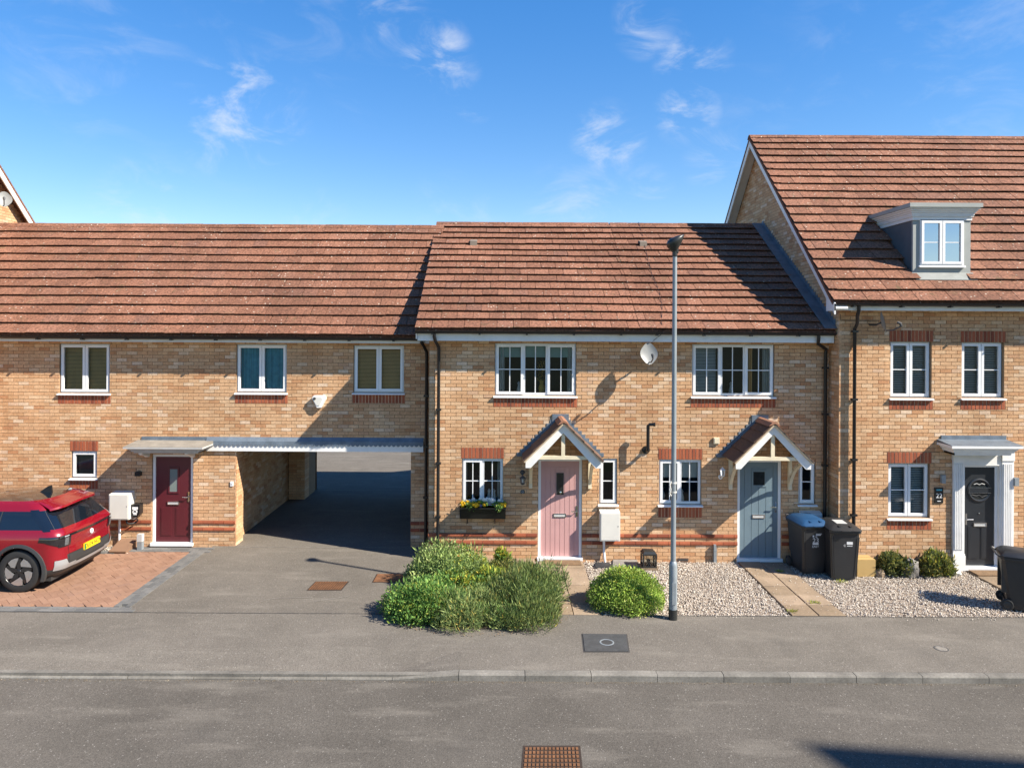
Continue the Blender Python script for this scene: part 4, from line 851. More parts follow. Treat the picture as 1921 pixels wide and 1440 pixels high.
# ---- planting
def lobes_dome(c, rx, ry, h, n, r0, tight=False):
    out = []
    if tight:
        for i in range(n):
            z = (i+.5)/n; t = i*2.39996; q = math.sqrt(max(0,1-z**2.6)); k = random.uniform(.62,.86)
            out.append((c[0]+rx*q*k*math.cos(t), c[1]+ry*q*k*math.sin(t), c[2]+max(.10,h*z*.76), r0*random.uniform(.8,1.25)))
        out += [(c[0],c[1],h*.4,r0*1.6)]*3
        return np.array(out)
    for i in range(n):
        t = 2*math.pi*(i*.618034 % 1)+random.uniform(-.4,.4); z = random.uniform(.0,1)**.8; q = math.sqrt(max(0,1-z*z*.96)); k = random.uniform(.50,.90)
        out.append((c[0]+rx*q*k*math.cos(t), c[1]+ry*q*k*math.sin(t), c[2]+max(.06,h*z*random.uniform(.6,.88)), r0*random.choice([.45,.6,.8,1.0,1.25])*random.uniform(.85,1.2)))
    return np.array(out)
def leaf_mesh(name, lobes, n, ll, lw, out=.8, up=.3, rnd=.6, inner=.55, squash=1.0, zmin=.015):
    w = lobes[:,3]**2; k = rng.choice(len(lobes), n, p=w/w.sum()); d = rng.normal(size=(n,3)); d /= np.linalg.norm(d,axis=1)[:,None]; d[:,2] = np.abs(d[:,2])*np.where(rng.random(n) < .72, 1, -1)
    r = lobes[k,3]*(inner+(1.08-inner)*rng.random(n)**.6); P = lobes[k,:3]+d*r[:,None]*np.array([1,1,squash]); P[:,2] = np.maximum(P[:,2], zmin+rng.random(n)*.03)
    a = d*out+np.array([0,0,up])+rng.normal(size=(n,3))*rnd; a /= np.linalg.norm(a,axis=1)[:,None]; s_ = np.cross(a, rng.normal(size=(n,3))); s_ /= np.linalg.norm(s_,axis=1)[:,None]
    L_ = (ll*rng.uniform(.6,1.3,n))[:,None]; w_ = (lw*rng.uniform(.7,1.3,n))[:,None]
    V = np.stack([P, P+a*L_*.5+s_*w_*.5, P+a*L_, P+a*L_*.5-s_*w_*.5], 1).reshape(-1,3); return fast_mesh(name, V, np.arange(4*n).reshape(-1,4))
def shrub(name, label, c, rx, ry, h, mat, n, ll, lw, nl=26, r0=None, group=None, extra=None, tight=False, **kw):
    t = thing(name, label, 'shrub', (c[0],c[1],0), group); lob = lobes_dome((c[0],c[1],0), rx, ry, h, nl, r0 or min(rx,ry)*.36, tight)
    mobj('foliage', leaf_mesh('foliage', lob, n, ll, lw, **kw), mat, t)
    if extra: mobj('foliage', leaf_mesh('foliage', lob[rng.random(len(lob)) < extra[1]], extra[2], ll*1.1, lw*1.1, **dict(kw, inner=.9)), extra[0], t)
    sp = lob.copy(); sp[:,3] *= 1.05; mobj('foliage', leaf_mesh('foliage', sp, max(60,n//28), ll*2.0, lw*1.2, out=.6, up=1.1, rnd=.45, inner=.9), mat, t)
    st = MB()
    for i in range(9):
        q = lob[i]; st.tube([(c[0]+random.uniform(-.05,.05),c[1]+random.uniform(-.05,.05),0),((c[0]+q[0])/2,(c[1]+q[1])/2,q[2]*.55),(q[0],q[1],q[2])], [.014,.010,.004], 5)
    st.build('stem', 'bark', t); return t
bedpts = [(-1.95+.0*i, 0) for i in range(0)]
bp_ = [(-.45+1.50*math.cos(t)*(1+.05*math.sin(3*t)+.03*math.sin(7*t)), -2.35+1.12*math.sin(t)*(1+.05*math.sin(5*t))) for t in [2*math.pi*i/60 for i in range(60)]]
struct(MB().prism(bp_, 'z', -.02, .010).build('planting_bed', 'soil'))
GB = 'shrubs in the front bed'
shrub('shrub', 'pale green bushy shrub nearest the drive, at the back of the bed', (-1.02,-1.55), .84, .66, .55, 'leaf_pale', 17000, .062, .020, 34, .27, GB, extra=('leaf_yellow',.25,900), up=.5)
shrub('shrub', 'bright green leafy shrub at the drive corner of the bed', (-1.33,-2.82), .78, .72, .45, 'leaf_mid', 16000, .050, .022, 36, .25, GB, extra=('leaf_yellow',.22,1100))
shrub('shrub', 'yellow-green low shrub in the middle of the bed', (-.45,-2.15), .74, .62, .47, 'leaf_yellow', 11000, .058, .020, 30, .21, GB, extra=('leaf_mid',.6,4500), up=.6)
shrub('shrub', 'dull grey-green needle-leaved shrub at the pavement edge of the bed', (-.50,-3.08), .84, .56, .36, 'leaf_rosemary', 18000, .070, .010, 34, .21, GB, extra=('leaf_mid',.35,2600), up=.8, rnd=.5)
shrub('shrub', 'large dark grey-green lavender-like shrub beside the path to the pink door', (.36,-2.74), .78, .84, .53, 'leaf_lavender', 24000, .080, .011, 42, .26, GB, extra=('leaf_dark',.35,4000), up=.9, rnd=.5)
shrub('shrub', 'olive flowering shrub between the lavender-like shrub and the pink house', (-.10,-1.55), .52, .45, .36, 'leaf_dark', 6500, .055, .018, 22, .18, GB, extra=('leaf_yellow',.35,900), up=.6)
shrub('shrub', 'small upright yellow-green plant under the pink house window', (W(940,1050,-.9)[0],-.75), .13, .13, .46, 'leaf_yellow', 900, .075, .03, 12, .085, GB, extra=('leaf_mid',.5,300), up=.8)
shrub('shrub', 'low orange-tipped plant beside the pink door path', (.40,-1.35), .34, .30, .26, 'leaf_rosemary', 2600, .055, .012, 14, .12, GB, extra=('leaf_yellow',.4,250), up=.7)
shrub('shrub', 'round clipped bright green box bush beside the lamp post', (2.10,-2.42), .66, .54, .60, 'leaf_box', 30000, .034, .020, 60, .17, None, extra=('leaf_yellow',.2,900), tight=True, up=.4, rnd=.7)
shrub('shrub', 'dark glossy shrub beside the cardboard box', (W(1672,1060,-.75)[0],-.75), .34, .22, .40, 'leaf_dark', 2600, .075, .030, 16, .13, 'shrubs against the tall house', extra=('leaf_yellow',.3,350), up=.5)
shrub('shrub', 'olive green shrub beside the white door surround', (W(1757,1050,-.76)[0],-.76), .33, .24, .46, 'leaf_dark', 3200, .070, .022, 18, .14, 'shrubs against the tall house', extra=('leaf_yellow',.4,700), up=.7)
def weed(px, py, label):
    x, y = G(px, py); V = []; 
    for i in range(70):
        a = random.uniform(0,6.28); l = random.uniform(.02,.06); p = Vector((x+random.gauss(0,.05), y+random.gauss(0,.03), .012)); d = Vector((math.cos(a)*.7,math.sin(a)*.7,random.uniform(.4,1))).normalized()*l; s_ = Vector((-math.sin(a),math.cos(a),0))*.006; V += [p, p+d*.5+s_, p+d, p+d*.5-s_]
    o = mobj('weed', fast_mesh('weed', np.array([tuple(v) for v in V]), np.arange(len(V)).reshape(-1,4)), 'leaf_yellow'); tag(o, label, 'weed', 'weeds by the blue door path')
weed(1487,1148,'weed tuft at the foot of the blue door path'); weed(1462,1073,'weed in the joint at the top of the blue door path'); weed(1528,1132,'weed in the middle joint of the blue door path'); weed(1577,1092,'weed in the gravel in front of the bins')
# fallen leaves by the bed
v = []; f = []
for i in range(260):
    t = random.uniform(0,6.28); k = random.uniform(.96,1.06); p = Vector((-.45+1.62*k*math.cos(t), -2.35+1.30*k*math.sin(t), .014)); a = random.uniform(0,6.28); q = Vector((math.cos(a),math.sin(a),random.uniform(-.2,.4)))*random.uniform(.008,.02); r_ = Vector((-q.y,q.x,0))*.6; o = len(v); v += [tuple(p-q),tuple(p+r_),tuple(p+q),tuple(p-r_)]; f.append((o,o+1,o+2,o+3))
lt = MB().add(v,f).build('leaf_litter', 'mat_brown'); lt['kind'] = 'stuff'; lt['label'] = 'brown leaf litter round the planting bed'
# ================================================================== STREET LAMP
LX, LYp = 2.775, -2.99
sl_ = thing('street_lamp', 'grey steel street lamp column with black head beside the box bush', 'street lamp', (LX,LYp,0))
MB().lathe([(.071,0),(.071,.17)], (LX,LYp,0), 20).build('base_sleeve', 'lamp_black', sl_, smooth=True)
zj = W(1261,1055,LYp)[1]
MB().lathe([(.068,.17),(.068,zj-.05),(.060,zj),(.044,zj+.03)], (LX,LYp,0), 20).build('base_column', 'galvanised', sl_, smooth=True)
zt_ = W(1263,478,LYp)[1]; MB().lathe([(.043,zj+.02),(.036,zt_)], (LX,LYp,0), 18).build('shaft', 'galvanised', sl_, smooth=True)
zh = W(1265,470,LYp)[1]; MB().lathe([(.042,zt_-.03),(.042,zh+.02)], (LX,LYp,0), 16).build('collar', 'lamp_black', sl_, smooth=True)
v = []; f = []; rings = [(-.02,.042,0),(.03,.075,-.012),(.08,.112,-.016),(.14,.132,-.008),(.19,.130,.012),(.225,.108,.042),(.25,.072,.082),(.26,.03,.115)]; n = len(rings)
for dz, r, dx in rings:
    for k in range(16): a = 2*math.pi*k/16; v.append((LX+dx+r*math.cos(a), LYp+r*.92*math.sin(a), zh+dz+.22*r*math.cos(a)))
for i in range(n-1):
    for k in range(16): f.append((i*16+k,i*16+(k+1)%16,(i+1)*16+(k+1)%16,(i+1)*16+k))
f += [tuple(range(15,-1,-1)), tuple(range((n-1)*16,n*16))]
MB().add(v,f).build('lamp_head', 'lamp_black', sl_, smooth=True)
MB().lathe([(.034,.0),(.045,-.01),(.04,-.06),(.02,-.075),(.001,-.076)], (LX+.02,LYp,zh+.02), 12).build('neck', 'lamp_black', sl_, smooth=True)
zb_ = W(1258,915,LYp)[1]; q = MB()
for dz in (.09,-.06): q.lathe([(.052,dz-.014),(.052,dz+.014)], (LX,LYp,zb_), 14)
q.tube([(LX-.05,LYp-.04,zb_+.12),(LX-.075,LYp-.05,zb_+.06),(LX-.06,LYp-.05,zb_-.02),(LX-.078,LYp-.05,zb_-.08),(LX-.05,LYp-.04,zb_-.12)], .013, 6); q.build('banding_clamp', 'meter_white', sl_)
MB().box(LX-.028,LX+.032,LYp-.074,LYp-.062,.26,.62).build('access_door', 'galvanised', sl_)
# ================================================================== WALL FITTINGS
def dish(name, label, c, nrm, a, b, wall, arm=True):
    t = thing(name, label, 'satellite dish', c, 'satellite dishes'); nrm = Vector(nrm).normalized(); up = Vector((0,0,1)); ux = up.cross(nrm).normalized(); uy = nrm.cross(ux); c = Vector(c); n = 28; v = [tuple(c-nrm*.035)]; f = []
    for ring, q in ((.5,-.022),(.85,.0),(1.0,.012)):
        for k in range(n): th = 2*math.pi*k/n; rr = 1+.05*math.cos(4*th) ; v.append(tuple(c+ux*a*ring*rr*math.cos(th)+uy*b*ring*rr*math.sin(th)+nrm*(q-.01)))
    for k in range(n): f.append((0,1+k,1+(k+1)%n))
    for r in range(2):
        for k in range(n): f.append((1+r*n+k,1+(r+1)*n+k,1+(r+1)*n+(k+1)%n,1+r*n+(k+1)%n))
    o = len(v); v += [tuple(Vector(p)-nrm*.006) for p in v]; f += [tuple(reversed([i+o for i in q])) for q in f]
    MB().add(v,f).build('reflector', 'dish_grey', t, smooth=True)
    bot = c-uy*b*.8; lnb = bot+nrm*.30+uy*.02; m = MB(); m.tube([tuple(bot-nrm*.03),tuple(bot+nrm*.12-uy*.03),tuple(lnb)], .012, 8); m.build('feed_arm', 'dark_grey', t); MB().tube([tuple(lnb-nrm*.02+uy*.0),tuple(lnb-nrm*.02+uy*.05),tuple(lnb-nrm*.07+uy*.085)], [.022,.030,.024], 10).build('receiver', 'dark_grey', t, smooth=True)
    w = Vector(wall); m = MB(); m.tube([tuple(w),tuple(w.lerp(c,.5)-Vector((0,0,.03))),tuple(c-nrm*.05)], .018, 8); m.build('wall_bracket', 'dark_grey', t); return t
x, z = W(1217,663,-.36); dish('satellite_dish', 'grey satellite dish beside the lamp post, under the eaves of the terrace', (x,-.36,z), (.06,-.97,.22), .17, .215, (x+.06,-.002,z-.10))
x, z = W(1658,604,-.82); dish('satellite_dish', 'grey satellite dish seen edge-on under the eaves of the taller house', (x,-.80,z), (.93,-.34,.22), .15, .20, (x-.10,RY-.002,z-.05))
dish('satellite_dish', 'satellite dish on the brick gable at the far left edge', (FX+.36,3.62,8.02), (.55,-.8,.25), .17, .2, (FX+.002,3.65,7.8))
def cable(name, pts, label, r=.006): tag(MB().tube(pts, r, 5).build(name, 'black_plastic'), label, 'cable')
sx, sz = W(1197,420,3.9)
pts = []
for px, py in ((1197,421),(1206,452),(1213,487),(1222,520),(1235,550),(1241,580),(1240,612)):
    u = px+(py-720)*ROLL; vv = py-(px-960)*ROLL; A_ = (V0-vv)/FPX; sl2 = 2.765/4.36; d = (CAMZ-4.735-(.36-CAMY*-1*0+0)*sl2 if False else 0)
    # on the roof plane z = 4.735+(y+.36)*sl2
    dd = (4.735+(.36+CAMY)*sl2-CAMZ)/(A_-sl2); y = dd+CAMY; pts.append(((u-U0)/FPX*dd, y-.03, CAMZ+A_*dd+.055))
pts += [(pts[-1][0]-.0,-.40,4.70),(W(1226,640,-.3)[0],-.30,4.55),(W(1222,650,-.2)[0],-.02,4.45)]
cable('cable', pts, 'black aerial cable running down the terrace roof to the dish')
x0_, z0_ = W(1575,590,RY); x1_, z1_ = W(1574,601,RY); x2_, z2_ = W(1646,603,RY); cable('cable', [(x1_+.02,RY-.008,z0_),(x1_+.02,RY-.008,z1_),(x2_-.1,RY-.008,z1_-.01),(x2_,RY-.06,z1_-.01)], 'thin black cable pinned under the eaves of the taller house')
def wall_box(name, label, rect, Y, depth, mat, cat, group=None, foot=None, door_mat=None):
    x0, x1, z0, z1 = rect; t = thing(name, label, cat, ((x0+x1)/2,Y,z0), group); MB().prism([(Y-.001,z0+.01),(Y-depth,z0),(Y-depth,z1-.03),(Y-.001,z1)], 'x', x0, x1).build('case', mat, t)
    MB().box(x0+.02,x1-.02,Y-depth-.008,Y-depth+.001,z0+.02,z1-.045).build('lid', door_mat or mat, t)
    MB().lathe([(.001,-.006),(.010,-.004),(.010,0)], (x1-.045,Y-depth-.008,(z0+z1)/2), 8, 'y').build('lock', 'dark_grey', t)
    if foot is not None: MB().tube([(foot,Y-.05,z0+.005),(foot,Y-.05,.2),(foot+.02,Y-.08,-.01)], .026, 10).build('conduit', 'white_plastic', t, smooth=True)
    return t
r_ = R(1123,1160,954,1009,0); wall_box('meter_box', 'pale grey meter box under the narrow window by the pink door', r_, 0, .21, 'meter_white', 'meter box', 'meter boxes', r_[0]+.10)
r_ = R(1498,1536,957,1012,0); wall_box('meter_box', 'meter box under the narrow window behind the blue-lidded bin', r_, 0, .15, 'meter_white', 'meter box', 'meter boxes')
r_ = R(215,252,920,969,LY); wall_box('meter_box', 'pale grey meter box on the wall beside the parked car', r_, LY, .24, 'meter_white', 'meter box', 'meter boxes', r_[0]+.13)
# car charger
r_ = R(250,268,943,966,LY); t = thing('car_charger', 'small black car charger beside the meter box near the maroon door', 'car charger', (r_[0],LY,r_[2])); x0, x1, z0, z1 = r_
MB().prism([(x0+.02,z1),(x1-.01,z1),(x1,z1-.05),(x1,z0+.06),(x1-.05,z0),(x0+.05,z0),(x0,z0+.05),(x0,z1-.05)], 'y', LY-.16, LY-.002).build('case', 'black_plastic', t)
cxx, czz = (x0+x1)/2+.01, (z0+z1)/2; q = MB(); q.box(cxx-.055,cxx+.06,LY-.168,LY-.159,czz+.03,czz+.085); q.lathe([(.03,-.170),(.05,-.170),(.05,-.159)], (cxx,LY,czz-.02), 16, 'y'); q.box(cxx-.035,cxx+.035,LY-.167,LY-.159,czz-.085,czz-.03); q.build('socket_plate', 'print_white', t)
ch = []
for i in range(13): th = -.3-2.4*i/12; ch.append((x0+.03+.12*math.cos(th), LY-.12+.06*math.sin(i*.5), z0-.02+.13*math.sin(th)))
MB().tube(ch, .018, 8).build('charging_cable', 'black_plastic', t, smooth=True); MB().tube([(x0-.02,LY-.08,z0-.06),(x0+.07,LY-.11,z0-.055),(x0+.11,LY-.10,z0-.015)], .014, 7).build('cable_hook', 'meter_white', t)
# alarm bell box
x, z = W(599,753,LY); t = thing('alarm_box', 'white five-sided alarm box on the upper wall of the long house', 'alarm box', (x,LY,z)); q = [(-.13,.115),(-.10,.14),(.11,.14),(.15,.10),(.15,.055),(.06,-.125),(-.035,-.125),(-.135,.06)]
MB().prism([(x+a,z+b) for a, b in q], 'y', LY-.09, LY-.002).build('case', 'white_paint', t); MB().prism([(x-.02+a*.68,z+.008+b*.68) for a, b in q], 'y', LY-.10, LY-.0895).build('cover', 'meter_white', t)
MB().lathe([(.030,-.11),(.030,-.099),(.018,-.108),(.001,-.108)], (x-.085,LY,z+.075), 14, 'y').build('strobe', 'dark_grey', t)
# lamps
x, z = W(261,887,LY); t = thing('wall_lamp', 'small black box light on the wall by the maroon door', 'wall lamp', (x,LY,z), 'outside wall lamps'); MB().box(x-.055,x+.06,LY-.10,LY-.002,z-.05,z+.035).build('case', 'black_plastic', t); MB().box(x-.03,x+.03,LY-.07,LY-.002,z+.035,z+.05).build('bracket', 'black_plastic', t)
def coach_lamp(px, py, mat, label, up):
    x, z = W(px,py,-.14); t = thing('wall_lamp', label, 'wall lamp', (x,0,z), 'outside wall lamps'); MB().tube([(x,-.002,z+up*.12),(x,-.08,z+up*.17),(x,-.13,z+up*.10)] if up > 0 else [(x,-.002,z-.10),(x,-.07,z-.13),(x,-.13,z-.09)], .012, 8).build('arm', mat, t, smooth=True)
    MB().lathe([(.02,-.015),(.045,-.012),(.05,0),(.02,.0)], (x,0,z+up*.13), 14, 'y').build('back_plate', mat, t); MB().lathe([(.001,.11),(.015,.085),(.06,.05),(.064,.04),(.05,.038)], (x,-.14,z), 6).build('roof', mat, t)
    MB().lathe([(.048,.04),(.036,-.075),(.001,-.075)], (x,-.14,z), 6).build('glass_body', 'glass', t); q = MB()
    for k in range(6): a = math.pi*k/3; q.tube([(x+.05*math.cos(a),-.14+.05*math.sin(a),z+.04),(x+.038*math.cos(a),-.14+.038*math.sin(a),z-.075)], .006, 5)
    q.lathe([(.042,-.07),(.042,-.082),(.015,-.10),(.001,-.10)], (x,-.14,z), 6); q.build('cage', mat, t); MB().lathe([(.001,.03),(.018,.01),(.015,-.05),(.001,-.055)], (x,-.14,z), 10).build('bulb', 'white_plastic', t, smooth=True)
coach_lamp(980, 900, 'iron', 'dark metal coach lamp beside the pink door', 1); coach_lamp(1355, 885, 'white_paint', 'white coach lamp beside the blue-grey door', -1)
for px, py, lb in ((1768,898,'small grey up-down light on the window side of the white door surround'),(1905,903,'small grey up-down light at the outer side of the white door surround')):
    x, z = W(px,py,RY-.06); t = thing('wall_lamp', lb, 'wall lamp', (x,RY,z), 'outside wall lamps'); MB().box(x-.04,x+.04,RY-.10,RY-.04,z-.08,z+.08).build('case', 'galvanised', t); MB().box(x-.02,x+.02,RY-.04,RY-.002,z-.04,z+.04).build('bracket', 'galvanised', t)
# signs
x0, x1, z0, z1 = R(1752,1768,914,943,RY); t = thing('house_sign', 'black house number sign with white 22 beside the white door surround', 'sign', ((x0+x1)/2,RY,z0)); MB().box(x0,x1,RY-.02,RY-.002,z0,z1).build('plate', 'black_plastic', t)
text('number', '22', .13, 'print_white', t, ((x0+x1)/2,RY-.021,(z0+z1)/2-.01), FACE); MB().box(x0+.03,x1-.03,RY-.024,RY-.0195,z1-.06,z1-.03).build('band', 'print_teal', t); MB().box(x0+.05,x1-.05,RY-.024,RY-.0195,z0+.035,z0+.048).build('line', 'print_white', t)
x, z = W(980,922,0); t = thing('house_sign', 'small dark arched number plaque under the coach lamp by the pink door', 'sign', (x,0,z)); MB().prism([(x-.045,z-.035),(x+.045,z-.035),(x+.045,z+.01),(x+.03,z+.035),(x-.03,z+.035),(x-.045,z+.01)], 'y', -.016, -.002).build('plate', 'iron', t); MB().lathe([(.014,-.02),(.024,-.02),(.024,-.015)], (x,0,z), 12, 'y').build('emblem', 'galvanised', t)
x, z = W(435,907,LY); t = thing('door_bell', 'small white plate on the brick pier at the passage', 'plate', (x,LY,z)); MB().box(x-.035,x+.03,LY-.02,LY-.002,z-.05,z+.05).build('plate', 'white_plastic', t); MB().lathe([(.001,-.028),(.016,-.026),(.018,-.02)], (x,LY,z), 10, 'y').build('button', 'grey_white', t)
x, z = W(1343,826,0); t = thing('vent_cover', 'small square buff vent cover on the wall beside the blue door porch', 'vent', (x,0,z)); MB().box(x-.06,x+.06,-.04,-.002,z-.065,z+.065).build('cover', 'cream_paint', t); MB().box(x-.045,x+.045,-.046,-.0395,z-.05,z+.05).build('grille', 'cream_paint', t)
x, z = W(1281,1049,0); t = thing('air_brick', 'dark air brick low in the wall under the blue house window', 'vent', (x,0,z)); MB().box(x-.11,x+.11,-.012,-.002,z-.035,z+.035).build('frame', 'brown_cover', t)
for i in range(6): MB().box(x-.098+.034*i,x-.074+.034*i,-.016,-.0115,z-.022,z+.022).build('slot', 'iron', t)
x, z = W(1340,1036,-.03); t = thing('cable_cover', 'narrow grey cable cover at the wall foot left of the blue-grey door', 'cover', (x,0,0)); MB().prism([(x-.025,-.02),(x+.035,-.02),(x+.03,z+.10),(x+.02,z+.17),(x-.025,z+.17)], 'y', -.07, -.002).build('case', 'galvanised', t); MB().box(x-.03,x+.04,-.075,-.002,z+.04,z+.06).build('strap', 'galvanised', t)
# flue
x, z = W(1213,845,-.1); xt, zt2 = W(1212,796,-.22); t = thing('flue_pipe', 'black boiler flue pipe standing off the wall left of the lamp post', 'flue', (x,0,z)); MB().tube([(x,-.002,z),(x,-.14,z+.0),(x,-.20,z+.03),(x+.0,-.21,z+.1),(x+.0,-.21,zt2-.03),(x+.03,-.22,zt2+.0),(x+.13,-.25,zt2+.005)], .034, 12).build('pipe', 'black_plastic', t, smooth=True)
MB().lathe([(.001,-.03),(.075,-.03),(.085,-.002)], (x,0,z), 18, 'y').build('wall_collar', 'black_plastic', t, smooth=True); MB().tube([(x+.10,-.24,zt2+.005),(x+.14,-.252,zt2+.005)], .042, 12).build('terminal', 'black_plastic', t)
# window box with pansies
x0, x1, z0, z1 = R(862,948,950,972,-.16); t = thing('window_box', 'black window box of yellow and white pansies under the pink house window', 'planter', ((x0+x1)/2,-.1,z0)); MB().prism([(-.03,z0),(-.20,z0),(-.27,z1),(-.03,z1)], 'x', x0, x1).build('trough', 'black_plastic', t); MB().box(x0-.01,x1+.01,-.285,-.025,z1-.02,z1).build('rim', 'black_plastic', t)
for x in (x0+.15,x1-.22): MB().tube([(x,-.004,z0-.14),(x,-.04,z0-.12),(x,-.18,z0-.02)], .012, 6).build('bracket', 'black_plastic', t)
lob = np.array([(random.uniform(x0+.02,x1-.02), random.uniform(-.27,-.05), z1+random.uniform(-.01,.05), .06) for i in range(26)]); mobj('foliage', leaf_mesh('foliage', lob, 1500, .04, .02, zmin=z1-.08), 'leaf_mid', t)
for i in range(46):
    fx = random.uniform(x0,x1); u_ = (fx-x0)/(x1-x0); mt = 'petal_white' if .48 < u_ < .86 and random.random() < .75 else ('petal_yellow' if random.random() < .72 else random.choice(['petal_white','petal_violet'])); hz = z1+random.uniform(.02,.09)+(.06 if mt == 'petal_white' else 0); fy = random.uniform(-.30,-.06) if mt != 'petal_white' else random.uniform(-.16,-.05); r0 = random.uniform(.032,.05); v = [(fx,fy-.008,hz)]; f = []
    for k in range(10): a = 2*math.pi*k/10; rr = r0*(1 if k % 2 else .72); v.append((fx+rr*math.cos(a), fy+random.uniform(-.004,.004)-.3*rr*math.sin(a), hz+rr*math.sin(a)))
    for k in range(10): f.append((0,1+k,1+(k+1)%10))
    MB().add(v,f).build('flower', mt, t)
# ================================================================== GROUND FITTINGS
def cover(name, label, quad, z, mat, hole=None, style='grid', group='drain and manhole covers'):
    t = thing(name, label, 'drain cover', (quad[0][0],quad[0][1],z), group); P = [Vector((x,y,0)) for x, y in quad]; bil = lambda u, v: (P[0]*(1-u)+P[1]*u)*(1-v)+(P[3]*(1-u)+P[2]*u)*v
    m = MB().add([tuple(p+Vector((0,0,z+.003))) for p in P], [(0,1,2,3)]); m.build('frame', 'rust_dark' if mat == 'rust' else 'seam', t); q = MB(); nu, nv = (14, 9) if style == 'grid' else (1, 1)
    for i in range(nu):
        for j in range(nv):
            a0, a1 = .03+.94*i/nu+.012*(style == 'grid'), .03+.94*(i+1)/nu-.012*(style == 'grid'); b0, b1 = .04+.92*j/nv+.018*(style == 'grid'), .04+.92*(j+1)/nv-.018*(style == 'grid'); c_ = [bil(a0,b0),bil(a1,b0),bil(a1,b1),bil(a0,b1)]; q.add([tuple(p+Vector((0,0,z+.004))) for p in c_]+[tuple(p+Vector((0,0,z+.011))) for p in c_], [(4,5,6,7),(0,1,5,4),(1,2,6,5),(2,3,7,6),(3,0,4,7)])
    pl = q.build('plate', mat, t)
    if hole:
        c_ = bil(.53,.5); MB().lathe([(.085,z+.0115),(.10,z+.015),(.112,z+.0115)], (c_.x,c_.y,0), 24).build('ring', 'galvanised', t); MB().lathe([(.001,z+.0118),(.088,z+.0118)], (c_.x,c_.y,0), 24).build('inner_lid', 'dark_grey', t)
    return t
cover('manhole_cover', 'rusty square drain cover in the middle of the drive', [G(574,1107),G(640,1107),G(655,1090),G(591,1090)], -.002, 'rust'); cover('manhole_cover', 'rusty drain cover on the drive beside the shrubs', [G(697,1092),G(775,1092),G(780,1076),G(706,1076)], -.002, 'rust', style='plain')
cover('manhole_cover', 'rusty chequered drain cover in the road', [G(974,1475,ROADZ),G(1096,1475,ROADZ),G(1088,1398,ROADZ),G(981,1398,ROADZ)], ROADZ, 'rust'); cover('manhole_cover', 'dark square cover with a round lid in the pavement', [G(1094,1223),G(1181,1223),G(1176,1189),G(1090,1188)], 0, 'iron', True, style='plain')
x, y = G(1765,1216); t = thing('stop_tap_cover', 'small round water stop tap cover in the pavement', 'tap cover', (x,y,0), 'drain and manhole covers'); MB().lathe([(.001,.006),(.07,.006),(.085,.002)], (x,y,0), 20).build('lid', 'seam_pale', t); MB().lathe([(.085,.003),(.10,.003)], (x,y,0), 20).build('ring', 'iron', t)
for pa, pb, y0, y1, lb in ((1019,1089,-.36,-.07,'brown doormat in front of the pink door'),(1826,1885,-.86,-.56,'brown doormat in front of the black door')):
    a, b = W(pa,1050,(y0+y1)/2)[0], W(pb,1050,(y0+y1)/2)[0]; m = MB().box(a,b,y0,y1,.014,.034).build('doormat', 'mat_brown'); tag(m, lb, 'doormat', 'doormats')
# lantern on a slab
x, _ = W(1216,1060,-.42); y = -.42; t = thing('garden_lantern', 'black garden lantern standing on a pale slab by the pink house wall', 'lantern', (x,y,0)); MB().box(x-.17,x+.17,y-.15,y+.15,-.01,.035).build('slab', 'slab', t)
q = MB(); hw = .125
for sx in (-1,1):
    for sy in (-1,1): q.box(x+sx*hw-.014,x+sx*hw+.014,y+sy*hw-.014,y+sy*hw+.014,.035,.30)
q.box(x-hw-.016,x+hw+.016,y-hw-.016,y+hw+.016,.036,.065); q.box(x-hw-.017,x+hw+.017,y-hw-.017,y+hw+.017,.28,.305); q.build('frame', 'lamp_black', t); q = MB(); q.lathe([(.18,.305),(.15,.345),(.06,.352),(.001,.352)], (x,y,0), 4); q.v = [(x+(p[0]-x)*.707-(p[1]-y)*.707, y+(p[0]-x)*.707+(p[1]-y)*.707, p[2]) for p in q.v]; q.build('top', 'lamp_black', t)
for sx, sy in ((0,-1),(1,0),(-1,0),(0,1)): MB().box(x+sx*hw-(.11 if sy else .002),x+sx*hw+(.11 if sy else .002),y+sy*hw-(.11 if sx else .002),y+sy*hw+(.11 if sx else .002),.07,.28).build('pane', 'glass', t)
MB().lathe([(.001,.17),(.04,.17),(.04,.06),(.001,.06)], (x,y,0), 12).build('candle', 'dark_grey', t)
def slabthing(name, label, quad, z0, h, mat, cat, tilt=0): 
    v = [(x,y,z0) for x, y in quad]+[(x,y,z0+h+(tilt if i > 1 else 0)) for i, (x, y) in enumerate(quad)]; tag(MB().add(v, [(3,2,1,0),(4,5,6,7),(0,1,5,4),(1,2,6,5),(2,3,7,6),(3,0,4,7)]).build(name, mat), label, cat)
slabthing('paving_slab', 'loose grey-brown slab left of the lantern', [G(1149,1064),G(1199,1064),G(1192,1046),G(1150,1046)], -.01, .035, 'brown_grey' if False else 'stone', 'slab'); slabthing('paving_slab', 'dark flat stone at the foot of the meter box conduit', [G(1117,1065),G(1150,1064),G(1142,1056),G(1115,1056)], -.01, .03, 'slate', 'slab')
slabthing('paving_slab', 'black slate lying on the gravel in front of the tall house shrubs', [G(1688,1083),G(1727,1081),G(1706,1068),G(1675,1070)], -.005, .03, 'slate', 'slab')
slabthing('concrete_ledge', 'low pale concrete ledge along the wall under the pink house window', [(W(884,1050,-.2)[0],-.34),(W(1003,1050,-.2)[0],-.34),(W(1003,1050,-.2)[0],-.012),(W(884,1050,-.2)[0],-.012)], -.05, .09, 'slab', 'ledge')
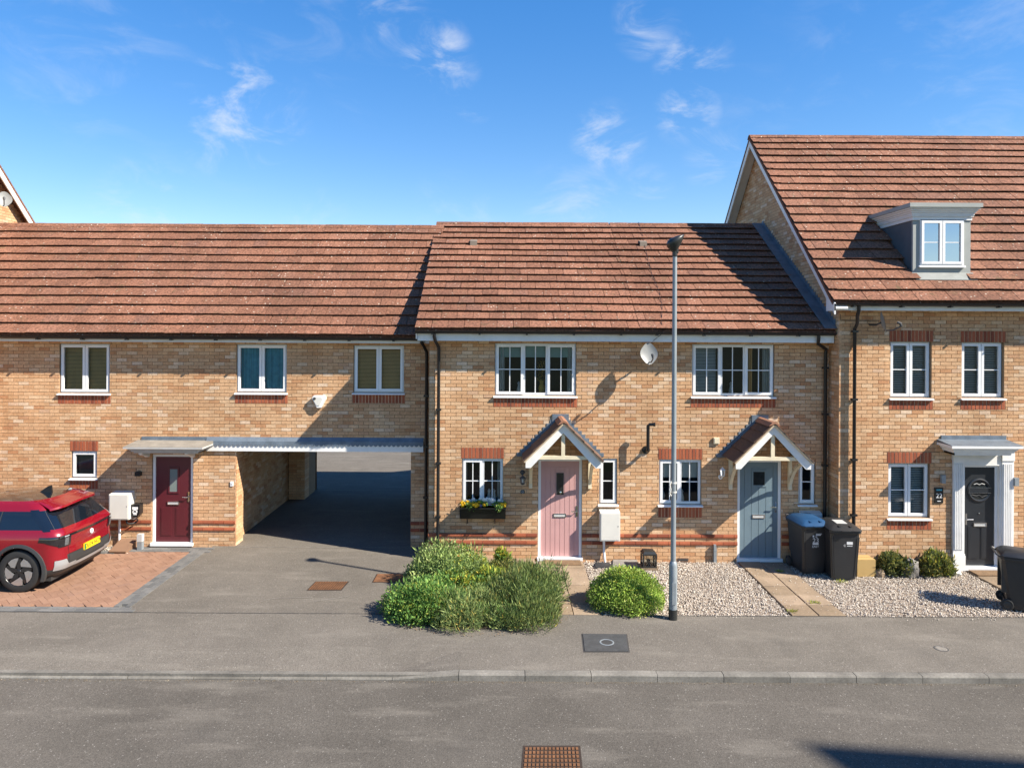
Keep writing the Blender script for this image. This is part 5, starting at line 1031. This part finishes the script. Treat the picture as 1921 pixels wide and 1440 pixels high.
def rock(name, label, c, r, mat, seed, cat='rock'):
    rd_ = np.random.default_rng(seed); v = []; f = []; nu, nv = 12, 7
    for j in range(nv+1):
        for i in range(nu): th = 2*math.pi*i/nu; ph = math.pi*j/nv; k = 1+rd_.uniform(-.2,.2)*(0 < j < nv); v.append((c[0]+r[0]*k*math.sin(ph)*math.cos(th), c[1]+r[1]*k*math.sin(ph)*math.sin(th), c[2]+r[2]*k*math.cos(ph)))
    for j in range(nv):
        for i in range(nu): f.append((j*nu+i,(j+1)*nu+i,(j+1)*nu+(i+1)%nu,j*nu+(i+1)%nu))
    tag(MB().add(v,f).build(name, mat), label, cat)
rock('boulder', 'mottled grey boulder between the two shrubs by the tall house', (W(1708,1060,-.82)[0],-.82,.13), (.17,.13,.20), 'stone', 3); rock('boulder', 'pale rounded stone at the edge of the black door path', (W(1791,1058,-.7)[0],-.74,.04), (.09,.09,.07), 'meter_white', 5); rock('boulder', 'buff stone at the foot of the shrub by the cardboard box', (W(1648,1066,-.8)[0],-.85,.05), (.10,.08,.10), 'slab', 8)
# cardboard box
x0, x1 = W(1607,1062,-.85)[0], W(1641,1062,-.85)[0]; t = thing('cardboard_box', 'plain buff cardboard box beside the bins', 'box', ((x0+x1)/2,-.6,0)); MB().box(x0,x1,-.87,-.57,-.01,.32).build('carton', 'cardboard', t); MB().add([(x0,-.80,.321),(x1,-.80,.321),(x1-.02,-.86,.30),(x0+.03,-.86,.30)],[(0,1,2,3)]).build('flap', 'cardboard', t) if False else MB().box(x0+.004,x1-.004,-.865,-.73,.3205,.325).build('flap', 'cardboard', t)
MB().box(x0+.004,x1-.004,-.715,-.575,.3205,.326).build('flap', 'cardboard', t)
# things by the maroon door
x0, x1 = W(215,1025,.5)[0], W(247,1025,.5)[0]; t = thing('ground_meter_box', 'low brown sloping meter box lid in front of the wall by the car', 'meter box', ((x0+x1)/2,.5,0)); MB().prism([(.28,-.01),(.28,.05),(.74,.17),(.74,-.01)], 'x', x0+.02, x1-.02).build('case', 'brown_cover', t); MB().add([(x0,.26,.056),(x1,.26,.056),(x1,.75,.186),(x0,.75,.186),(x0,.26,.036),(x1,.26,.036),(x1,.75,.166),(x0,.75,.166)],[(4,5,6,7),(0,1,2,3),(0,4,5,1),(1,5,6,2),(2,6,7,3),(3,7,4,0)]).build('lid', 'brown_cover', t)
x = W(263,1010,.55)[0]; t = thing('bollard', 'short square grey post beside the maroon door', 'post', (x,.55,0)); MB().box(x-.05,x+.05,.50,.60,-.02,.17).build('post', 'galvanised', t); MB().box(x-.053,x+.053,.497,.603,.18,.34).build('cap', 'grey_white', t); MB().box(x-.046,x+.046,.504,.596,.168,.182).build('joint', 'seam', t)
scatter_gravel('gravel', [(-8.6,-7.9,.28,.84)], .03, 'small gravel patch at the wall foot by the maroon door')
# ================================================================== WHEELIE BINS
def bin_(label, loc, rz, lid, wheels_front=False):
    t = thing('wheelie_bin', label, 'bin', loc, 'wheelie bins'); t.rotation_euler = (0,0,rz)
    # local: front faces -y, hinge and wheels at +y; parts are local to the bin
    def put(mb, nm, mt, sm=False, par=t):
        o = bpy.data.objects.new(nm, mb.mesh(nm)); o.data.materials.append(MATS[mt]); C.objects.link(o); o.parent = par
        if sm: o.data.polygons.foreach_set('use_smooth', [True]*len(o.data.polygons)); o.data.set_sharp_from_angle(angle=math.radians(35))
        return o
    def ring(w, d0, d1, z, c=.05):
        return [(-w+c,d0,z),(w-c,d0,z),(w,d0+c,z),(w,d1-c,z),(w-c,d1,z),(-w+c,d1,z),(-w,d1-c,z),(-w,d0+c,z)]
    b = MB(); lv = [ring(.225,-.30,.22,.02),ring(.232,-.306,.235,.10),ring(.272,-.350,.335,.86),ring(.275,-.353,.338,.90)]; v = sum(lv, []); f = [tuple(range(7,-1,-1))]
    for i in range(len(lv)-1):
        for k in range(8): f.append((i*8+k,i*8+(k+1)%8,(i+1)*8+(k+1)%8,(i+1)*8+k))
    b.add(v,f); body = put(b, 'body', 'black_bin')
    rim = MB(); lv = [ring(.285,-.365,.345,.895),ring(.298,-.380,.355,.91),ring(.298,-.380,.355,.945),ring(.285,-.365,.345,.95)]; v = sum(lv, []); f = [tuple(range(7,-1,-1)),tuple(range(24,32))]
    for i in range(3):
        for k in range(8): f.append((i*8+k,i*8+(k+1)%8,(i+1)*8+(k+1)%8,(i+1)*8+k))
    put(rim.add(v,f), 'rim', 'black_bin')
    l = MB(); lv = [ring(.302,-.40,.36,.953),ring(.302,-.40,.36,.968),ring(.27,-.35,.34,1.0),ring(.20,-.22,.30,1.045)]; v = sum(lv, []); f = [tuple(range(7,-1,-1)),tuple(range(24,32))]
    for i in range(3):
        for k in range(8): f.append((i*8+k,i*8+(k+1)%8,(i+1)*8+(k+1)%8,(i+1)*8+k))
    lo = put(l.add(v,f), 'lid', lid, True)
    for sx in (-.10,.10): put(MB().box(sx-.016,sx+.016,-.33,.28,1.0,1.035), 'lid_rib', lid, par=lo)
    put(MB().box(-.08,.08,-.425,-.395,.955,.967), 'lid_grip', lid, par=lo)
    h = MB(); h.tube([(-.24,.34,.93),(-.24,.42,.985),(.24,.42,.985),(.24,.34,.93)], .016, 8); put(h, 'handle', 'black_bin', True)
    for sx in (-1,1):
        put(MB().box(sx*.20-.012,sx*.20+.012,.20,.335,.30,.90), 'back_rib', 'black_bin'); w = MB(); x0 = sx*.245; w.lathe([(.03,-.02),(.085,-.028),(.10,-.02),(.10,.02),(.085,.028),(.03,.02)], (x0+sx*.012,.255,.10), 24, 'x'); wo = put(w, 'wheel', 'tyre', True)
        put(MB().lathe([(.001,-.022),(.05,-.026),(.062,-.02),(.062,.02),(.05,.026),(.001,.022)], (x0+sx*.014,.255,.10), 18, 'x'), 'hub', 'black_bin', True, wo)
    put(MB().tube([(-.25,.255,.10),(.25,.255,.10)], .014, 8), 'axle', 'dark_grey')
    for sx in (-1,1): put(MB().box(sx*.245-.01,sx*.245+.01,-.334,-.322,.12,.82) if False else MB().beam((sx*.205,-.312,.10),(sx*.245,-.356,.84),.022,.012,(0,1,0)), 'corner_rib', 'black_bin')
    return t
b1 = bin_('black wheelie bin with a blue lid and white number stickers', (W(1527,1075,-.8)[0],-.47,.004), math.radians(5), 'blue_lid'); b2 = bin_('black wheelie bin with a black lid beside the cardboard box', (W(1586,1080,-1.1)[0],-.80,.004), math.radians(-5), 'black_bin')
bx_, _ = W(1921,1150,-2.6); b3 = bin_('black wheelie bin standing alone at the pavement edge, cut by the frame', (8.42+.50,-2.42,.004), math.radians(64), 'black_bin'); b3.scale = (.95,.95,.95)
def sticker(b, items):
    # the front slopes outwards; stickers lie on it
    sl_a = math.atan2(.044,.76)
    for kind, x, z, a, mt in items:
        y = -.306-.044*(z-.10)/.76-.004; M = (x,y,z)
        if kind == 'text': o = text('sticker', a[0], a[1], mt, b, M, (math.radians(90)+sl_a,0,0), local=True, extrude=.0006)
        else:
            o = bpy.data.objects.new('sticker', MB().box(-a[0]/2,a[0]/2,-.001,.001,-a[1]/2,a[1]/2).mesh('sticker')); o.data.materials.append(MATS[mt]); C.objects.link(o); o.parent = b; o.location = M; o.rotation_euler = (sl_a,0,0)
sticker(b1, [('box',.05,.80,(.12,.012),'print_white'),('box',.04,.775,(.10,.018),'print_white'),('box',-.06,.755,(.03,.035),'print_white'),('box',.0,.745,(.035,.015),'print_white'),('text',-.01,.665,('23',.135),'print_white'),('box',-.01,.605,(.12,.032),'print_white'),('text',-.01,.55,('EAST',.062),'print_white')])
sticker(b2, [('box',.08,.72,(.11,.055),'print_white'),('box',.08,.665,(.10,.01),'print_white'),('text',-.01,.67,('C',.06),'print_white')])
o = bpy.data.objects.new('lid_label', MB().box(-.10,.10,-.18,.10,1.046,1.049).mesh('lid_label')); o.data.materials.append(MATS['grey_white']); C.objects.link(o); o.parent = b2
# ================================================================== RED CAR
def build_car():
    CX, CY = -7.93, -1.06
    car = thing('car', 'glossy red electric estate car parked on the brick bay', 'car', (CX-2.2,CY,0))
    zk = [.20,.26,.34,.45,.55,.64,.76,.88,.96,1.02,1.07,1.12,1.20,1.30,1.40,1.47,1.52,1.56,1.595]
    xr = [-.30,-.12,-.04,.01,.02,.01,.0,.015,.02,.0,-.04,-.085,-.15,-.235,-.32,-.37,-.42,-.52,-.75]
    xf = [-4.2,-4.35,-4.42,-4.45,-4.46,-4.46,-4.44,-4.40,-4.2,-3.75,-3.45,-3.30,-3.12,-2.90,-2.66,-2.48,-2.30,-2.1,-1.75]
    hw = [.80,.875,.905,.922,.925,.928,.935,.932,.922,.905,.885,.86,.83,.79,.745,.705,.66,.60,.42]
    rc = [.22,.26,.28,.28,.28,.28,.28,.27,.26,.26,.26,.27,.28,.29,.30,.30,.32,.36,.36]
    zs = np.concatenate([np.arange(.20,1.06,.028), [1.07,1.10,1.14,1.18,1.22,1.26,1.30,1.34,1.38,1.405,1.43,1.45,1.475,1.50,1.52,1.54,1.56,1.58,1.595]])
    I = lambda a, z: float(np.interp(z, zk, a))
    ts = np.concatenate([np.linspace(0,1,9)[:-1], np.linspace(1,2,11)[:-1], np.linspace(2,3,64)[:-1], np.linspace(3,4,9)[:-1], np.linspace(4,5,7)])
    def half(t, z):
        r, f_, w, c_ = I(xr,z), I(xf,z), I(hw,z), I(rc,z); bow = .06
        yc = w-c_; xe = r-bow
        if t <= 1: y = yc*t; return (r-bow*(y/yc)**2*.6, y)
        if t <= 2: a = (t-1)*math.pi/2; return (xe+bow*.4-c_*1.0+c_*math.cos(a)*1.0, yc+c_*math.sin(a))
        xs_, xe_ = xe+bow*.4-c_, f_+.35
        if t <= 3: return (xs_+(xe_-xs_)*(t-2), w-.02*(max(0,(t-2)-.6)/.4)**2)
        if t <= 4: a = (t-3)*math.pi/2; return (xe_-.35*math.sin(a), w-.02-.45*(1-math.cos(a)))
        return (f_, (w-.47)*(5-t))
    def P(t, z, off=0.0):
        s_ = 1 if t >= 0 else -1; x, y = half(abs(t), z)
        if off:
            e = .01; a, b = half(min(5,abs(t)+e), z), half(max(0,abs(t)-e), z); dx, dy = a[0]-b[0], a[1]-b[1]; l = math.hypot(dx,dy) or 1; x += dy/l*off; y += -dx/l*off
        return (CX+x, CY+s_*y, z)
    cols = [-t for t in ts[::-1][:-1]]+list(ts); nc = len(cols)
    grid = [[P(t,z) for t in cols] for z in zs]
    AX = [(-.755,.375),(-3.52,.375)]; groups = {k: ([], []) for k in ('body','cladding','glass','roof_rail','roof_panel')}
    for j in range(len(zs)-1):
        zm = (zs[j]+zs[j+1])/2
        for i in range(nc-1):
            tm = abs((cols[i]+cols[i+1])/2); q = [grid[j][i],grid[j][i+1],grid[j+1][i+1],grid[j+1][i]]; mx_ = sum(p[0] for p in q)/4-CX
            if 1.6 < tm < 3.6 and any((mx_-a)**2+(zm-b)**2 < .435**2 for a, b in AX): continue
            k = 'cladding' if zm < .40 or (zm < .49 and tm > 1.9) or (zm < .61 and tm < 1.12) else 'glass' if 1.085 < zm < 1.415 else 'roof_panel' if zm > 1.555 else 'body'
            V, F = groups[k]; o = len(V); V.extend(q); F.append((o,o+1,o+2,o+3))
    top = [p for p in grid[-1]]; V, F = groups['roof_panel']; o = len(V); V.extend(top); V.append((CX-1.5,CY,1.61)); c_ = len(V)-1
    for i in range(nc-1): F.append((o+i,o+i+1,c_))
    mt = {'body':'car_red','cladding':'car_cladding','glass':'car_glass','roof_panel':'car_glass'}
    import bmesh
    parts = {}
    for k, m in mt.items():
        me = MB().add(*groups[k]).mesh(k); bm = bmesh.new(); bm.from_mesh(me); bmesh.ops.remove_doubles(bm, verts=bm.verts, dist=.0005); bmesh.ops.recalc_face_normals(bm, faces=bm.faces); bm.to_mesh(me); bm.free(); parts[k] = mobj({'glass':'window_band'}.get(k,k), me, m, car, smooth='all')
    def patch(name, mat, t0, t1, z0, z1, off=.008, n=24, par=car):
        """z0, z1 may be functions of t: a panel lying on the body"""
        f0 = z0 if callable(z0) else (lambda t: z0); f1 = z1 if callable(z1) else (lambda t: z1); v = []; f = []
        for i in range(n+1):
            t = t0+(t1-t0)*i/n; a, b = f0(t), f1(t)
            for k in range(5): v.append(P(t, a+(b-a)*k/4, off))
        for i in range(n):
            for k in range(4): f.append((5*i+k,5*(i+1)+k,5*(i+1)+k+1,5*i+k+1))
        return MB().add(v,f).build(name, mat, par, smooth='all')
    for s_ in (-1,1):
        lo_ = lambda t: .955-.185*min(1,max(0,(2.0-abs(t))/.35)) if abs(t) > 1.35 else .775+.06*max(0,(1.2-abs(t)))
        l = patch('tail_light', 'lamp_smoke', s_*.92, s_*2.03, lambda t: .80+.10*max(0,abs(t)-1.45)/.55 if abs(t) > 1.45 else .78, lambda t: .985, .010); patch('light_guide', 'car_silver', s_*1.0, s_*1.25, .955, .975, .014, 8, l); patch('lens', 'lens_grey', s_*1.02, s_*1.22, .80, .94, .013, 8, l)
        patch('skid_strip', 'car_silver', s_*.72, s_*1.62, lambda t: .37, lambda t: .455+.10*max(0,min(1,(abs(t)-1.05)/.12)), .014, 20)
    patch('tail_bar', 'lamp_smoke', -.95, .95, .945, .985, .009); patch('skid_strip', 'car_silver', -.74, .74, .365, .43, .016); patch('reflector_panel', 'car_cladding', -1.0, 1.0, .455, .60, .006)
    for s_ in (-1,1): patch('quarter_trim', 'car_glass', s_*1.7, s_*2.0, 1.075, 1.43, .004)
    for tt in (1.52, 2.30, 2.52):
        for s_ in (-1,1): patch('pillar_line', 'car_cladding', s_*tt, s_*(tt+.012), 1.09, 1.41, .005, 2)
    for s_ in (-1,1):
        patch('shut_line', 'ink', s_*2.335, s_*2.342, .50, 1.08, .003, 2); patch('shut_line', 'ink', s_*.985, s_*.997, .62, .80, .003, 2)
    patch('shut_line', 'ink', -.99, .99, .617, .625, .004)
    patch('door_handle', 'car_red', -2.62, -2.55, .90, .93, .02, 6); patch('door_handle', 'car_red', 2.55, 2.62, .90, .93, .02, 6)
    # number plate
    X = CX+.032; y0 = CY; pl = MB().box(X-.02,X+.006,y0-.26,y0+.26,.57,.685).build('number_plate', 'plate_yellow', car); MB().box(X+.004,X+.0075,y0-.258,y0-.215,.574,.681).build('plate_band', 'plate_green', pl); text('plate_letters', 'DU74 NCX', .105, 'ink', pl, (X+.0072,y0+.02,.627), (math.radians(90),0,math.radians(90)))
    MB().lathe([(.001,.012),(.045,.012),(.05,.0)], (CX+.018,y0,.86), 18, 'x').build('badge', 'print_white', car)
    # spoiler and fin
    sp = MB(); v = []
    for y, k in ((-.67,-.10),(-.60,.0),(-.48,.05),(0,.085),(.48,.05),(.60,.0),(.67,-.10)):
        e = abs(y); v += [(CX-.60,CY+y*.90,1.568-.10*e**2.5),(CX-.27+k,CY+y,1.483-.05*e-.25*max(0,e-.6)),(CX-.255+k,CY+y,1.45-.05*e-.25*max(0,e-.6)),(CX-.36,CY+y*.97,1.42)]
    f = []
    for i in range(6):
        for k in range(4): f.append((4*i+k,4*i+(k+1)%4,4*(i+1)+(k+1)%4,4*(i+1)+k))
    f += [(3,2,1,0),(24,25,26,27)]; sp.add(v,f).build('spoiler', 'car_red', car, smooth=True)
    MB().prism([(CX-.98,1.59),(CX-.74,1.59),(CX-.755,1.72),(CX-.80,1.715)], 'y', CY-.022, CY+.022).build('aerial_fin', 'black_plastic', car)
    MB().tube([(CX-.10,CY+.05,1.13),(CX-.13,CY+.22,1.19),(CX-.145,CY+.34,1.21)], .012, 6).build('rear_wiper', 'black_plastic', car)
    MB().box(CX-4.2,CX-.25,CY-.80,CY+.80,.17,.24).build('floor_pan', 'car_cladding', car)
    # arches, wheels
    for ax, az in AX:
        for s_ in (-1,1):
            v = []; f = []; n = 26
            for i in range(n+1):
                a = math.radians(-22+224*i/n); ca, sa = math.cos(a), math.sin(a)
                for r_, y_ in ((.425,.86),(.425,.945),(.44,.957),(.492,.945),(.50,.90)): v.append((CX+ax+r_*ca, CY+s_*y_, max(.205,az+r_*sa)))
            for i in range(n):
                for k in range(4): f.append((5*i+k,5*i+k+1,5*(i+1)+k+1,5*(i+1)+k))
            MB().add(v,f).build('wheel_arch', 'car_cladding', car, smooth=True); v = []; f = []
            for i in range(n+1):
                a = math.radians(-20+220*i/n); v += [(CX+ax+.43*math.cos(a),CY+s_*.50,az+.43*math.sin(a)),(CX+ax+.43*math.cos(a),CY+s_*.93,az+.43*math.sin(a))]
            for i in range(n): f.append((2*i,2*i+1,2*i+3,2*i+2))
            v2 = [p for p in v[::2]]; o = len(v); v.append((CX+ax,CY+s_*.50,az)); f += [(2*i,2*i+2,o) for i in range(n)]
            MB().add(v,f).build('arch_liner', 'black_plastic', car)
            c_ = (CX+ax,CY,az); yo = lambda y: s_*y
            w = MB().lathe([(.255,yo(.70)),(.33,yo(.695)),(.366,yo(.715)),(.375,yo(.75)),(.375,yo(.88)),(.366,yo(.915)),(.33,yo(.932)),(.262,yo(.925)),(.255,yo(.91))], c_, 44, 'y').build('wheel', 'tyre', car, smooth=True)
            MB().lathe([(.262,yo(.924)),(.257,yo(.918)),(.245,yo(.87)),(.24,yo(.72)),(.001,yo(.72))], c_, 40, 'y').build('barrel', 'rim_black', w, smooth=True)
            for k in range(5):
                a0 = 2*math.pi*k/5+.35; rot = lambda r_, a: (CX+ax+r_*math.cos(a0+a), az+r_*math.sin(a0+a))
                MB().prism([rot(.246,-.02),rot(.25,.25),rot(.25,.55),rot(.246,.86),rot(.16,1.02),rot(.10,.80),rot(.13,.40)], 'y', CY+yo(.895), CY+yo(.919)).build('rim_blade', 'rim_silver', w)
                MB().prism([rot(.04,-.9),rot(.10,-.42),rot(.235,-.22),rot(.24,-.06),rot(.11,.40),rot(.04,.8)], 'y', CY+yo(.88), CY+yo(.912)).build('spoke', 'rim_black', w)
            MB().lathe([(.001,yo(.922)),(.032,yo(.920)),(.05,yo(.90))], c_, 18, 'y').build('hub_cap', 'rim_black', w, smooth=True)
    return car
plain('lens_grey', (.10, .105, .11), .15, var=.5, vs=60)
build_car()
